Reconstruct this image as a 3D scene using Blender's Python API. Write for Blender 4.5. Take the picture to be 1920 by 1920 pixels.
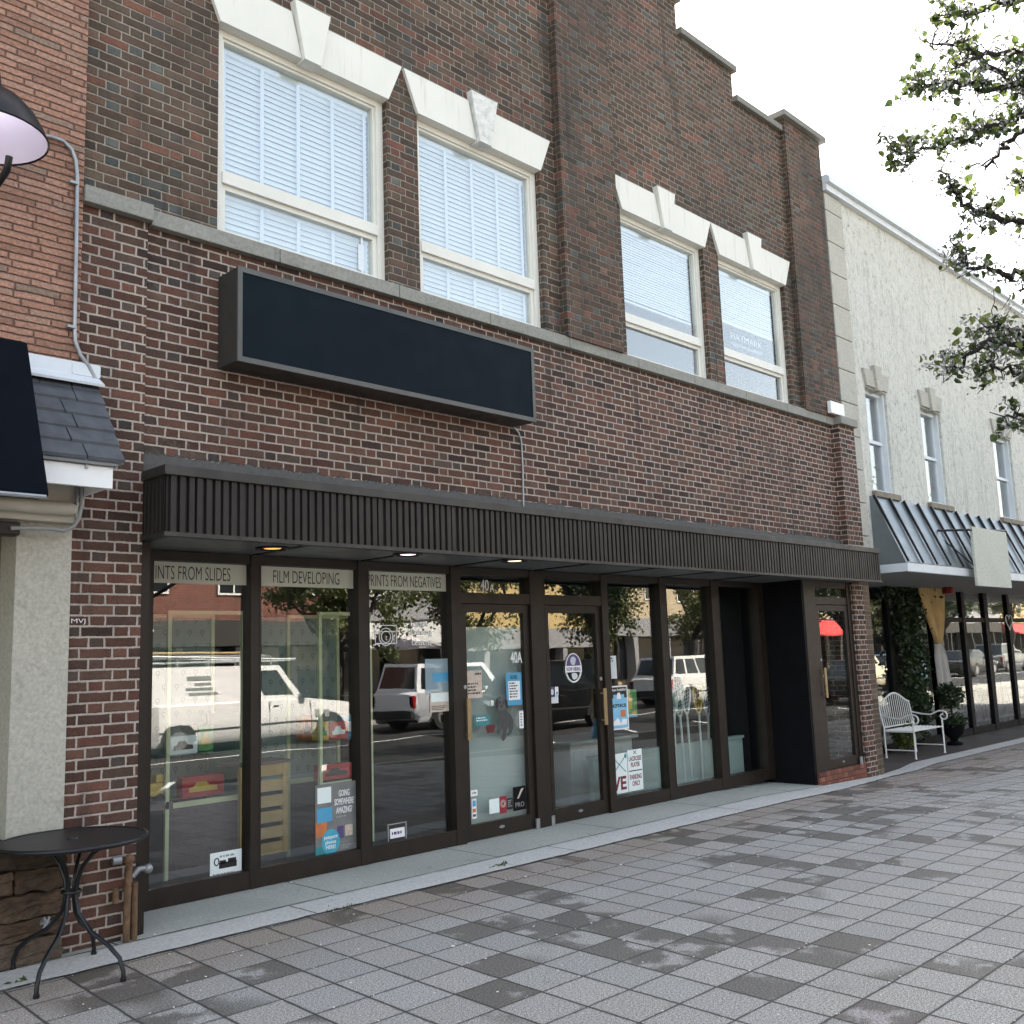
import bpy, bmesh, math, random
from mathutils import Vector, Matrix, Quaternion
rad = math.radians
SC = bpy.context.scene
for o in list(bpy.data.objects): bpy.data.objects.remove(o)
COL = SC.collection
random.seed(7)

# ------------------------------------------------------------------ camera, sky, sun, exposure
EYE = Vector((0.0, -6.946, 1.64))
RT = Vector((0.70376637, -0.7095949, -0.03446709))
UP = Vector((-0.07883182, -0.12621637, 0.9888655))
FW = Vector((0.70604422, 0.69321318, 0.14476549))
FPX = 1873.34
cam = bpy.data.cameras.new('camera'); cam.sensor_width = 36; cam.lens = FPX / 1920 * 36
cam.clip_start = 0.05; cam.clip_end = 900
co = bpy.data.objects.new('camera', cam); COL.objects.link(co)
M = Matrix((RT, UP, -FW)).transposed().to_4x4(); M.translation = EYE
co.matrix_world = M; SC.camera = co

SUN_EL, SUN_AZ = 47.0, 30.0
W = bpy.data.worlds.new('World'); SC.world = W; W.use_nodes = True
wn = W.node_tree.nodes; bg = wn['Background']
sky = wn.new('ShaderNodeTexSky'); sky.sky_type = 'NISHITA'; sky.sun_disc = False
sky.sun_elevation = rad(SUN_EL); sky.sun_rotation = rad(SUN_AZ)
sky.air_density = 1.0; sky.dust_density = 2.2; sky.ozone_density = 1.0
hs = wn.new('ShaderNodeHueSaturation'); hs.inputs['Saturation'].default_value = .78; W.node_tree.links.new(sky.outputs[0], hs.inputs['Color'])
warm = wn.new('ShaderNodeMix'); warm.data_type = 'RGBA'; warm.blend_type = 'MULTIPLY'; warm.inputs[0].default_value = 1.0
warm.inputs[7].default_value = (1.115, 1.0, .845, 1)     # the camera's white balance, set for open shade
W.node_tree.links.new(hs.outputs[0], warm.inputs[6]); W.node_tree.links.new(warm.outputs[2], bg.inputs[0]); bg.inputs[1].default_value = 0.15
sdir = Vector((math.sin(rad(SUN_AZ)) * math.cos(rad(SUN_EL)), math.cos(rad(SUN_AZ)) * math.cos(rad(SUN_EL)), math.sin(rad(SUN_EL))))
sl = bpy.data.lights.new('sun', 'SUN'); sl.energy = 5.0; sl.angle = rad(0.5); sl.color = (1.0, 0.93, 0.82)
so = bpy.data.objects.new('sun', sl); COL.objects.link(so)
so.rotation_mode = 'QUATERNION'; so.rotation_quaternion = (-sdir).to_track_quat('-Z', 'Y')
SC.view_settings.view_transform = 'Standard'; SC.view_settings.look = 'None'
SC.view_settings.exposure = 2.33; SC.view_settings.gamma = 1.0

# ------------------------------------------------------------------ where a pixel of the photo lies on a real plane
def ray(px, py): return FW + RT * ((px - 960) / FPX) - UP * ((py - 960) / FPX)
def onY(px, py, y):
    d = ray(px, py); return EYE + d * ((y - EYE.y) / d.y)
def onZ(px, py, z):
    d = ray(px, py); return EYE + d * ((z - EYE.z) / d.z)
def zg(x): return 0.0 if x < 10.2 else max(-0.15, -0.035 * (x - 10.2))
def rect(x0, y0, x1, y1, y):
    a = onY(x0, y0, y); b = onY(x1, y1, y); return a.x, b.x, b.z, a.z

# ------------------------------------------------------------------ node helpers
class NT:
    def __init__(s, name):
        s.m = bpy.data.materials.new(name); s.m.use_nodes = True; s.t = s.m.node_tree
        s.t.nodes.clear(); s.out = s.n('OutputMaterial')
    def n(s, t, **k):
        nd = s.t.nodes.new('ShaderNode' + t)
        for a, v in k.items(): setattr(nd, a, v)
        return nd
    def set(s, sock, v):
        if isinstance(v, bpy.types.NodeSocket): s.t.links.new(v, sock)
        elif v is not None: sock.default_value = v
    def math(s, op, a, b=None, c=None, clamp=False):
        nd = s.n('Math', operation=op); nd.use_clamp = clamp
        for i, v in enumerate((a, b, c)): s.set(nd.inputs[i], v) if v is not None else None
        return nd.outputs[0]
    def pos(s):
        g = s.n('NewGeometry'); sp = s.n('SeparateXYZ'); s.set(sp.inputs[0], g.outputs['Position'])
        return g.outputs['Position'], sp.outputs[0], sp.outputs[1], sp.outputs[2]
    def objpos(s):
        g = s.n('TexCoord'); sp = s.n('SeparateXYZ'); s.set(sp.inputs[0], g.outputs['Object'])
        return g.outputs['Object'], sp.outputs[0], sp.outputs[1], sp.outputs[2]
    def xyz(s, x, y, z=0.0):
        c = s.n('CombineXYZ'); s.set(c.inputs[0], x); s.set(c.inputs[1], y); s.set(c.inputs[2], z); return c.outputs[0]
    def noise(s, vec, scale, detail=3, rough=.55, dist=0.0):
        nd = s.n('TexNoise'); s.set(nd.inputs['Vector'], vec)
        nd.inputs['Scale'].default_value = scale; nd.inputs['Detail'].default_value = detail
        nd.inputs['Roughness'].default_value = rough; nd.inputs['Distortion'].default_value = dist
        return nd.outputs['Fac']
    def white(s, vec, col=False):
        nd = s.n('TexWhiteNoise', noise_dimensions='3D'); s.set(nd.inputs['Vector'], vec)
        return nd.outputs['Color'] if col else nd.outputs['Value']
    def ramp(s, f, stops, const=False):
        nd = s.n('ValToRGB'); s.set(nd.inputs[0], f); cr = nd.color_ramp
        if const: cr.interpolation = 'CONSTANT'
        while len(cr.elements) < len(stops): cr.elements.new(.5)
        for e, (p, c) in zip(cr.elements, stops):
            e.position = p; e.color = (c, c, c, 1) if isinstance(c, (int, float)) else (*c, 1)
        return nd.outputs[0]
    def mix(s, f, a, b, mode='MIX'):
        nd = s.n('Mix', data_type='RGBA', blend_type=mode)
        s.set(nd.inputs[0], f)
        for i, v in ((6, a), (7, b)):
            if isinstance(v, tuple): v = (*v, 1) if len(v) == 3 else v
            s.set(nd.inputs[i], v)
        return nd.outputs[2]
    def smooth(s, v, a, b):
        nd = s.n('MapRange', interpolation_type='SMOOTHSTEP'); s.set(nd.inputs[0], v)
        nd.inputs[1].default_value = a; nd.inputs[2].default_value = b
        return nd.outputs[0]
    def bump(s, h, strength, dist, normal=None):
        nd = s.n('Bump'); s.set(nd.inputs['Height'], h); nd.inputs['Strength'].default_value = strength
        nd.inputs['Distance'].default_value = dist
        if normal is not None: s.set(nd.inputs['Normal'], normal)
        return nd.outputs[0]
    def pbr(s, col, rough=.7, metal=0.0, normal=None, spec=.5, emit=None, estr=0.0):
        p = s.n('BsdfPrincipled')
        s.set(p.inputs['Base Color'], (*col, 1) if isinstance(col, tuple) else col)
        s.set(p.inputs['Roughness'], rough); s.set(p.inputs['Metallic'], metal)
        s.set(p.inputs['Specular IOR Level'], spec)
        if normal is not None: s.set(p.inputs['Normal'], normal)
        if emit is not None:
            p.inputs['Emission Color'].default_value = (*emit, 1); p.inputs['Emission Strength'].default_value = estr
        s.t.links.new(p.outputs[0], s.out.inputs[0]); return s.m

def plain(name, col, rough=.6, metal=0.0, var=.12, scale=9.0, bump=.0, spec=.5, emit=None, estr=0.0):
    t = NT(name); p, x, y, z = t.objpos()
    f = t.noise(p, scale, 4, .6)
    lo = tuple(max(0, c * (1 - var)) for c in col); hi = tuple(min(1, c * (1 + var)) for c in col)
    c = t.ramp(f, [(.3, lo), (.7, hi)])
    r = t.ramp(t.noise(p, scale * 2.3, 3), [(.3, max(.02, rough - .07)), (.7, min(1, rough + .07))])
    nm = t.bump(t.noise(p, scale * 12, 3), bump, .004) if bump else None
    return t.pbr(c, r, metal, nm, spec, emit, estr)

def flemish(name, stops, mortar, z0=2.539, u0=2.57, course=.0677, st=.21, hd=.10, mw=.013, dirt=.0, dirtcol=(.03, .03, .03), bstr=.7, red=None, fade=.25, jit=.0034, smear=.38):
    t = NT(name); p, x, y, z = t.pos()
    wob = t.noise(p, 14, 2); wob2 = t.noise(p, 55, 2)
    wob = t.math('MULTIPLY', t.math('SUBTRACT', wob, .5), .008)
    u = t.math('ADD', t.math('SUBTRACT', x, t.math('ADD', y, .62)), wob)
    v = t.math('DIVIDE', t.math('SUBTRACT', t.math('ADD', z, wob), z0), course)
    row = t.math('FLOOR', v); fv = t.math('FRACT', v)
    L = st + hd
    odd = t.math('MULTIPLY', t.math('FLOORED_MODULO', row, 2.0), st / L - (st - hd) / 2 / L)
    rj = t.math('MULTIPLY', t.math('SUBTRACT', t.white(t.xyz(row, 3.7)), .5), .02)
    uu = t.math('ADD', t.math('ADD', t.math('DIVIDE', t.math('SUBTRACT', u, u0), L), odd), rj)
    f = t.math('FRACT', uu); fl = t.math('FLOOR', uu)
    ish = t.math('GREATER_THAN', f, st / L)
    le = t.math('MULTIPLY', t.math('SUBTRACT', f, t.math('MULTIPLY', ish, st / L)), L)
    wd = t.math('SUBTRACT', st, t.math('MULTIPLY', ish, st - hd))
    du = t.math('MINIMUM', le, t.math('SUBTRACT', wd, le))
    dv = t.math('MULTIPLY', t.math('MINIMUM', fv, t.math('SUBTRACT', 1.0, fv)), course)
    d = t.math('ADD', t.math('MINIMUM', du, dv), t.math('MULTIPLY', t.math('SUBTRACT', wob2, .5), jit * 2.4))
    msk = t.smooth(d, mw / 2 - .0018, mw / 2 + .0018)
    idv = t.xyz(t.math('ADD', t.math('MULTIPLY', fl, 2.0), ish), row, 1.0)
    r1 = t.white(idv); r2 = t.white(t.xyz(t.math('ADD', t.math('MULTIPLY', fl, 2.0), ish), row, 9.0))
    pick = t.math('ADD', t.math('MULTIPLY', r1, .80), t.math('MULTIPLY', ish, .20))
    bc = t.ramp(pick, stops)
    fine = t.noise(p, 60, 5, .7); big = t.noise(p, 9, 3)
    bc = t.mix(1.0, bc, t.ramp(t.math('ADD', t.math('MULTIPLY', fine, .6), t.math('MULTIPLY', big, .4)), [(.3, .62), (.7, 1.38)]), 'MULTIPLY')
    bc = t.mix(1.0, bc, t.ramp(r2, [(0, .68), (1, 1.32)]), 'MULTIPLY')
    if red is not None:
        rm = t.math('MULTIPLY', t.smooth(t.noise(p, 1.3, 4, .6, .6), .56, .70), t.smooth(r2, .25, .6))
        bc = t.mix(t.math('MULTIPLY', rm, .7), bc, red)
    mc = t.mix(t.noise(p, 25, 4), tuple(c * .72 for c in mortar), tuple(min(1, c * 1.2) for c in mortar))
    # joints raked deep or smeared over, in patches
    patch = t.smooth(t.noise(p, 2.1, 3), .46, .68)
    mc = t.mix(t.math('MULTIPLY', patch, fade), mc, tuple(c * .42 for c in mortar))
    c = t.mix(msk, mc, bc)
    if dirt:
        dm = t.math('MULTIPLY', t.smooth(t.noise(t.xyz(x, y, t.math('MULTIPLY', z, .45)), 1.1, 5, .6), .40, .68), dirt)
        c = t.mix(dm, c, dirtcol)
    sm = t.math('MULTIPLY', t.smooth(t.math('ADD', t.math('MULTIPLY', t.noise(p, 1.7, 5, .65), .7), t.math('MULTIPLY', t.noise(p, 26, 3, .7), .3)), .56, .74), smear)
    c = t.mix(sm, c, tuple(k * .62 for k in mortar))
    ss = t.noise(t.xyz(t.math('MULTIPLY', t.math('SUBTRACT', x, y), 7.0), 0.0, t.math('MULTIPLY', z, .55)), 1.0, 4, .6)
    c = t.mix(t.math('MULTIPLY', t.math('MULTIPLY', t.smooth(ss, .50, .66), t.smooth(t.noise(p, .8, 3), .42, .62)), .5), c, (.028, .024, .021))
    hgt = t.math('ADD', t.math('MULTIPLY', t.smooth(d, mw / 2 - .003, mw / 2 + .005), 1.0), t.math('MULTIPLY', fine, .22))
    return t.pbr(c, t.ramp(fine, [(.2, .95), (.8, .75)]), 0, t.bump(hgt, bstr, .012), .3)

def roman(name):
    # long thin terracotta bricks, rough faces, raked joints
    t = NT(name); p, x, y, z = t.pos()
    w = t.math('MULTIPLY', t.math('SUBTRACT', t.noise(p, 7, 3), .5), .016)
    u = t.math('SUBTRACT', x, y); v = t.math('DIVIDE', t.math('ADD', z, w), .047)
    row = t.math('FLOOR', v); fv = t.math('FRACT', v)
    L = t.math('ADD', .24, t.math('MULTIPLY', t.white(t.xyz(row, 1.1)), .10))
    uu = t.math('ADD', t.math('DIVIDE', u, L), t.white(t.xyz(row, 5.5)))
    f = t.math('FRACT', uu)
    du = t.math('MULTIPLY', t.math('MINIMUM', f, t.math('SUBTRACT', 1.0, f)), .29)
    dv = t.math('MULTIPLY', t.math('MINIMUM', fv, t.math('SUBTRACT', 1.0, fv)), .047)
    nz = t.noise(p, 30, 4, .7)
    d = t.math('ADD', t.math('MINIMUM', du, dv), t.math('MULTIPLY', t.math('SUBTRACT', nz, .5), .008))
    msk = t.smooth(d, .001, .0055)
    r = t.white(t.xyz(t.math('FLOOR', uu), row, 2.0))
    bc = t.ramp(r, [(0, (.37, .205, .145)), (.35, (.48, .26, .18)), (.7, (.56, .315, .225)), (.9, (.47, .29, .215)), (1, (.34, .24, .18))])
    bc = t.mix(1.0, bc, t.ramp(t.noise(p, 45, 5, .7), [(.25, .6), (.75, 1.35)]), 'MULTIPLY')
    band = t.smooth(t.noise(t.xyz(t.math('MULTIPLY', x, .3), y, z), 1.7, 3), .58, .72)
    bc = t.mix(t.math('MULTIPLY', band, .6), bc, (.20, .13, .085))
    c = t.mix(msk, t.mix(nz, (.13, .075, .058), (.28, .175, .135)), bc)
    h = t.math('ADD', t.smooth(d, 0, .009), t.math('MULTIPLY', t.noise(p, 38, 5, .75), 1.1))
    return t.pbr(c, .9, 0, t.bump(h, 1.0, .030), .2)

def pavers(name):
    t = NT(name); p, x, y, z = t.pos(); P = .314
    wob = t.math('MULTIPLY', t.math('SUBTRACT', t.noise(p, 5, 2), .5), .012)
    u = t.math('DIVIDE', t.math('ADD', t.math('SUBTRACT', t.math('SUBTRACT', x, t.math('MULTIPLY', t.math('ADD', y, 2.0), .055)), 3.86), wob), P)
    v = t.math('DIVIDE', t.math('ADD', t.math('ADD', y, 2.063), wob), P)
    fu = t.math('FRACT', u); fv = t.math('FRACT', v); iu = t.math('FLOOR', u); iv = t.math('FLOOR', v)
    nz = t.math('MULTIPLY', t.math('SUBTRACT', t.noise(p, 70, 3), .5), .006)
    du = t.math('ADD', t.math('MULTIPLY', t.math('MINIMUM', fu, t.math('SUBTRACT', 1.0, fu)), P), nz)
    dv = t.math('ADD', t.math('MULTIPLY', t.math('MINIMUM', fv, t.math('SUBTRACT', 1.0, fv)), P), nz)
    cr = t.math('MULTIPLY', t.smooth(du, .0045, .0095), t.smooth(dv, .0028, .0066))
    r = t.white(t.xyz(iu, iv, 1.0)); rc = t.white(t.xyz(iu, iv, 4.0)); rs = t.white(t.xyz(iu, iv, 8.0))
    base = t.ramp(rc, [(0, (.285, .270, .245)), (.3, (.290, .280, .258)), (.6, (.286, .282, .262)), (.85, (.288, .280, .262)), (1, (.292, .276, .262))])
    base = t.mix(1.0, base, t.ramp(r, [(0, .93), (1, 1.07)]), 'MULTIPLY')
    spk = t.noise(p, 150, 3, .9); spk2 = t.noise(p, 75, 3, .8)
    base = t.mix(1.0, base, t.ramp(t.math('ADD', t.math('MULTIPLY', spk, .6), t.math('MULTIPLY', spk2, .4)), [(.36, .22), (.49, .90), (.60, 2.1)]), 'MULTIPLY')
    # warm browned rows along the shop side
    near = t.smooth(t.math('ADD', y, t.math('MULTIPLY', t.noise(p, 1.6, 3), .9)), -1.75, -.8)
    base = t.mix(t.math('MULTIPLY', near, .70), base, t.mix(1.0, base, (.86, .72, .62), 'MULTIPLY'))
    # old water stains, each held inside its own slab
    off = t.n('VectorMath', operation='MULTIPLY_ADD'); t.set(off.inputs[0], t.white(t.xyz(iu, iv, 2.0), True))
    off.inputs[1].default_value = (9, 9, 9); t.set(off.inputs[2], p)
    sn = t.noise(off.outputs[0], 3.4, 3, .55)
    reg = t.noise(p, .55, 2)
    th = t.math('ADD', t.math('MULTIPLY', rs, .55), t.math('MULTIPLY', reg, 1.1))
    sm = t.math('MULTIPLY', t.smooth(sn, .36, .47), t.smooth(th, .97, 1.03))
    sm2 = t.math('MULTIPLY', t.smooth(t.noise(p, 2.6, 4, .6), .64, .76), .30)
    sm = t.math('MAXIMUM', t.math('MULTIPLY', sm, .85), sm2)
    c = t.mix(sm, base, t.mix(1.0, base, (.34, .325, .30), 'MULTIPLY'))
    grime = t.math('MULTIPLY', t.smooth(t.math('ADD', t.math('MINIMUM', du, dv), t.math('MULTIPLY', t.noise(p, 9, 4, .65), .05)), .046, .018), .5)
    c = t.mix(grime, c, (.09, .085, .075))
    c = t.mix(cr, t.mix(t.noise(p, 30, 3), (.030, .029, .026), (.085, .08, .07)), c)
    rough = t.mix(sm, (.85, .85, .85, 1), (.62, .62, .62, 1))
    tilt = t.math('MULTIPLY', t.math('SUBTRACT', t.white(t.xyz(iu, iv, 6.0)), .5), .6)
    h = t.math('ADD', t.math('ADD', cr, t.math('MULTIPLY', t.math('ADD', spk, spk2), .22)), t.math('MULTIPLY', t.math('MULTIPLY', fu, tilt), 1.0))
    return t.pbr(c, rough, 0, t.bump(h, .55, .006), .35)

def concrete(name, col, joint=0.0, j0=0.0, var=.2, green=0.0):
    t = NT(name); p, x, y, z = t.pos()
    a = t.noise(p, 2.2, 5, .65); b = t.noise(p, 40, 4, .7)
    c = t.mix(a, tuple(k * (1 - var) for k in col), tuple(k * (1 + var) for k in col))
    c = t.mix(1.0, c, t.ramp(b, [(.3, .8), (.7, 1.2)]), 'MULTIPLY')
    c = t.mix(t.math('MULTIPLY', t.smooth(t.noise(p, 5, 4, .6, 1.0), .60, .72), .45), c, tuple(k * .55 for k in col))
    if green: c = t.mix(t.math('MULTIPLY', t.smooth(t.noise(p, 1.1, 3), .4, .7), green), c, (.17, .19, .15))
    nm = t.bump(b, .35, .004)
    if joint:
        u = t.math('DIVIDE', t.math('SUBTRACT', x, j0), joint); f = t.math('FRACT', u)
        d = t.math('ADD', t.math('MULTIPLY', t.math('MINIMUM', f, t.math('SUBTRACT', 1.0, f)), joint), t.math('MULTIPLY', t.math('SUBTRACT', b, .5), .006))
        c = t.mix(t.smooth(d, .004, .008), (.03, .03, .028), c)
    return t.pbr(c, .85, 0, nm, .3)

def stucco(name):
    t = NT(name); p, x, y, z = t.pos()
    q = t.xyz(t.math('MULTIPLY', t.math('SUBTRACT', x, y), 1.0), 0.0, t.math('MULTIPLY', z, .50))
    w = t.noise(q, 11, 5, .74, 1.3); w2 = t.noise(p, 22, 4, .7)
    h = t.math('ADD', t.math('MULTIPLY', w, .75), t.math('MULTIPLY', w2, .35))
    c = t.mix(1.0, t.mix(t.noise(p, .9, 4), (.53, .525, .475), (.62, .61, .555)), t.ramp(h, [(.38, .54), (.52, 1.0), (.70, 1.17)]), 'MULTIPLY')
    c = t.mix(t.math('MULTIPLY', t.smooth(w, .58, .66), .25), c, (.42, .42, .38))
    sk = t.noise(t.xyz(t.math('MULTIPLY', x, 5.0), 0.0, t.math('MULTIPLY', z, .35)), 1.0, 4, .6)
    c = t.mix(t.math('MULTIPLY', t.smooth(sk, .52, .70), .22), c, (.26, .255, .22))
    return t.pbr(c, .9, 0, t.bump(h, .9, .05), .2)

def glassmat(name, ior=1.62, tint=(.93, .955, .95), wave=.35, wscale=1.3):
    t = NT(name); p, x, y, z = t.pos()
    nm = t.bump(t.noise(t.xyz(x, 0.0, z), wscale, 1, .3), wave, .004)
    ge = t.n('NewGeometry'); dt = t.n('VectorMath', operation='DOT_PRODUCT'); t.set(dt.inputs[0], nm); t.set(dt.inputs[1], ge.outputs['Incoming'])
    c = t.math('ABSOLUTE', dt.outputs['Value']); f0 = ((ior - 1) / (ior + 1)) ** 2
    fr = t.math('ADD', f0, t.math('MULTIPLY', t.math('POWER', t.math('SUBTRACT', 1.0, c, clamp=True), 5.0), 1 - f0))
    g = t.n('BsdfGlossy'); g.inputs['Roughness'].default_value = 0.0; t.set(g.inputs['Normal'], nm)
    g.inputs[0].default_value = (1, 1, 1, 1)
    tr = t.n('BsdfTransparent'); tr.inputs[0].default_value = (*tint, 1)
    mx = t.n('MixShader'); t.set(mx.inputs[0], fr); t.set(mx.inputs[1], tr.outputs[0]); t.set(mx.inputs[2], g.outputs[0])
    t.t.links.new(mx.outputs[0], t.out.inputs[0]); return t.m

def leafmat(name, stops, trans=.35):
    t = NT(name); g = t.n('NewGeometry')
    c = t.ramp(g.outputs['Random Per Island'], stops)
    d = t.n('BsdfPrincipled'); t.set(d.inputs['Base Color'], c); d.inputs['Roughness'].default_value = .5
    tl = t.n('BsdfTranslucent'); t.set(tl.inputs[0], c)
    mx = t.n('MixShader'); mx.inputs[0].default_value = trans
    t.set(mx.inputs[1], d.outputs[0]); t.set(mx.inputs[2], tl.outputs[0])
    t.t.links.new(mx.outputs[0], t.out.inputs[0]); return t.m

def drip_stone(name, col):
    t = NT(name); p, x, y, z = t.pos(); f = t.noise(p, 2.5, 4, .6)
    c = t.mix(f, tuple(k * .92 for k in col), tuple(min(1, k * 1.06) for k in col))
    s = t.noise(t.xyz(t.math('MULTIPLY', x, 14.0), 0.0, t.math('MULTIPLY', z, 1.1)), 1.0, 4, .6)
    c = t.mix(t.math('MULTIPLY', t.smooth(s, .55, .72), .38), c, (.36, .34, .28))
    return t.pbr(c, .75, 0, t.bump(t.noise(p, 60, 4, .7), .12, .004), .3)

def stripes(name, axis, pitch, gap, col, dark, rough=.5, bstr=.6):
    t = NT(name); p, x, y, z = t.pos(); a = {'x': x, 'y': y, 'z': z}[axis]
    f = t.math('FRACT', t.math('DIVIDE', a, pitch))
    d = t.math('MULTIPLY', t.math('MINIMUM', f, t.math('SUBTRACT', 1.0, f)), pitch)
    m = t.smooth(d, gap * .5, gap * .5 + .004)
    r = t.white(t.xyz(t.math('FLOOR', t.math('DIVIDE', a, pitch)), 1.0))
    c = t.mix(1.0, t.mix(t.noise(p, 12, 4), tuple(k * .8 for k in col), tuple(k * 1.2 for k in col)), t.ramp(r, [(0, .8), (1, 1.15)]), 'MULTIPLY')
    return t.pbr(t.mix(m, dark, c), rough, 0, t.bump(m, bstr, .006), .4)

def ledgestone(name):
    t = NT(name); p, x, y, z = t.pos()
    g = t.n('NewGeometry'); q = t.xyz(t.math('MULTIPLY', x, 3.0), t.math('MULTIPLY', y, 3.0), t.math('MULTIPLY', z, 11))
    r = t.math('ADD', t.math('MULTIPLY', g.outputs['Random Per Island'], .75), t.math('MULTIPLY', t.noise(q, 1.5, 5, .65, .6), .30))
    c = t.ramp(r, [(.1, (.060, .044, .032)), (.4, (.12, .080, .054)), (.6, (.19, .125, .080)), (.85, (.135, .115, .092))])
    c = t.mix(1.0, c, t.ramp(t.noise(p, 22, 5, .7), [(.3, .6), (.7, 1.4)]), 'MULTIPLY')
    return t.pbr(c, .9, 0, t.bump(t.noise(q, 5, 7, .72), 1.0, .04), .25)

def wallpaper(name):
    t = NT(name); p, x, y, z = t.pos()
    a = t.math('FRACT', t.math('ADD', t.math('MULTIPLY', x, 9.0), t.math('MULTIPLY', t.math('FLOOR', t.math('MULTIPLY', z, 9.0)), .5)))
    b = t.math('FRACT', t.math('MULTIPLY', z, 9.0))
    dx = t.math('SUBTRACT', a, .5); dz = t.math('SUBTRACT', b, .56)
    rr = t.math('SQRT', t.math('ADD', t.math('MULTIPLY', dx, dx), t.math('MULTIPLY', dz, dz)))
    ring = t.math('LESS_THAN', t.math('ABSOLUTE', t.math('SUBTRACT', rr, .14)), .035)
    stem = t.math('MULTIPLY', t.math('LESS_THAN', t.math('ABSOLUTE', dx), .03), t.math('LESS_THAN', t.math('ABSOLUTE', t.math('ADD', dz, .28)), .10))
    m = t.math('MAXIMUM', ring, stem)
    return t.pbr(t.mix(t.math('MULTIPLY', m, .75), (.25, .31, .275), (.06, .10, .09)), .6)

# ------------------------------------------------------------------ mesh helpers
class MB:
    def __init__(s): s.bm = bmesh.new()
    def face(s, pts):
        try: return s.bm.faces.new([s.bm.verts.new(p) for p in pts])
        except ValueError: return None
    def box(s, x0, x1, y0, y1, z0, z1, bev=0.0):
        vs = [s.bm.verts.new((x, y, z)) for x in (x0, x1) for y in (y0, y1) for z in (z0, z1)]
        fs = [s.bm.faces.new([vs[i] for i in q]) for q in ((0, 1, 3, 2), (4, 6, 7, 5), (0, 4, 5, 1), (2, 3, 7, 6), (0, 2, 6, 4), (1, 5, 7, 3))]
        if bev:
            es = {e for f in fs for e in f.edges}
            bmesh.ops.bevel(s.bm, geom=list(es), offset=bev, segments=2, affect='EDGES', profile=.6)
        return s
    def hexa(s, p):        # eight corners: bottom ring then top ring
        vs = [s.bm.verts.new(q) for q in p]
        for q in ((3, 2, 1, 0), (4, 5, 6, 7), (0, 1, 5, 4), (1, 2, 6, 5), (2, 3, 7, 6), (3, 0, 4, 7)): s.bm.faces.new([vs[i] for i in q])
        return s
    def prism(s, poly, y0, y1):      # polygon in x,z pushed along y
        a = [s.bm.verts.new((x, y0, z)) for x, z in poly]; b = [s.bm.verts.new((x, y1, z)) for x, z in poly]
        n = len(poly); s.bm.faces.new(a); s.bm.faces.new(b[::-1])
        for i in range(n): s.bm.faces.new((a[i], b[i], b[(i + 1) % n], a[(i + 1) % n]))
        return s
    def prismx(s, poly, x0, x1):     # polygon in y,z pushed along x
        a = [s.bm.verts.new((x0, y, z)) for y, z in poly]; b = [s.bm.verts.new((x1, y, z)) for y, z in poly]
        n = len(poly); s.bm.faces.new(a); s.bm.faces.new(b[::-1])
        for i in range(n): s.bm.faces.new((a[i], b[i], b[(i + 1) % n], a[(i + 1) % n]))
        return s
    def tube(s, pts, r, seg=8, closed=False):
        pts = [Vector(p) for p in pts]; n = len(pts); rings = []
        rs = r if isinstance(r, (list, tuple)) else [r] * n
        ref = None
        for i, p in enumerate(pts):
            t = (pts[min(i + 1, n - 1)] - pts[max(i - 1, 0)])
            if closed: t = pts[(i + 1) % n] - pts[i - 1]
            t.normalize()
            if ref is None: ref = t.orthogonal().normalized()
            ref = (ref - t * ref.dot(t));
            ref = ref.normalized() if ref.length > 1e-6 else t.orthogonal().normalized()
            bn = t.cross(ref)
            rings.append([s.bm.verts.new(p + (ref * math.cos(2 * math.pi * k / seg) + bn * math.sin(2 * math.pi * k / seg)) * rs[i]) for k in range(seg)])
        m = n if closed else n - 1
        for i in range(m):
            a, b = rings[i], rings[(i + 1) % n]
            for k in range(seg): s.bm.faces.new((a[k], a[(k + 1) % seg], b[(k + 1) % seg], b[k]))
        if not closed and seg > 2: s.bm.faces.new(rings[0][::-1]); s.bm.faces.new(rings[-1])
        return s
    def lathe(s, prof, cx, cy, seg=24, cz=0.0):
        rings = []
        for r, z in prof:
            if r < 1e-5: rings.append([s.bm.verts.new((cx, cy, z + cz))])
            else: rings.append([s.bm.verts.new((cx + r * math.cos(2 * math.pi * k / seg), cy + r * math.sin(2 * math.pi * k / seg), z + cz)) for k in range(seg)])
        for a, b in zip(rings, rings[1:]):
            for k in range(seg):
                k2 = (k + 1) % seg
                if len(a) == 1 and len(b) == 1: continue
                if len(a) == 1: s.bm.faces.new((a[0], b[k2], b[k]))
                elif len(b) == 1: s.bm.faces.new((a[k], a[k2], b[0]))
                else: s.bm.faces.new((a[k], a[k2], b[k2], b[k]))
        return s
    def disc(s, cx, cz, rx, rz, y0, y1, seg=28, a0=0.0, a1=2 * math.pi):   # upright disc facing -y
        full = abs(a1 - a0 - 2 * math.pi) < 1e-6
        k = seg if full else seg + 1
        return s.prism([(cx + rx * math.cos(a0 + (a1 - a0) * i / seg), cz + rz * math.sin(a0 + (a1 - a0) * i / seg)) for i in range(k)], y0, y1)
    def blob(s, c, r, sub=2, jit=.12, sq=(1, 1, 1)):
        g = bmesh.ops.create_icosphere(s.bm, subdivisions=sub, radius=1.0)
        for v in g['verts']:
            k = 1 + random.uniform(-jit, jit)
            v.co = Vector((c[0] + v.co.x * r * k * sq[0], c[1] + v.co.y * r * k * sq[1], c[2] + v.co.z * r * k * sq[2]))
        return s
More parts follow.
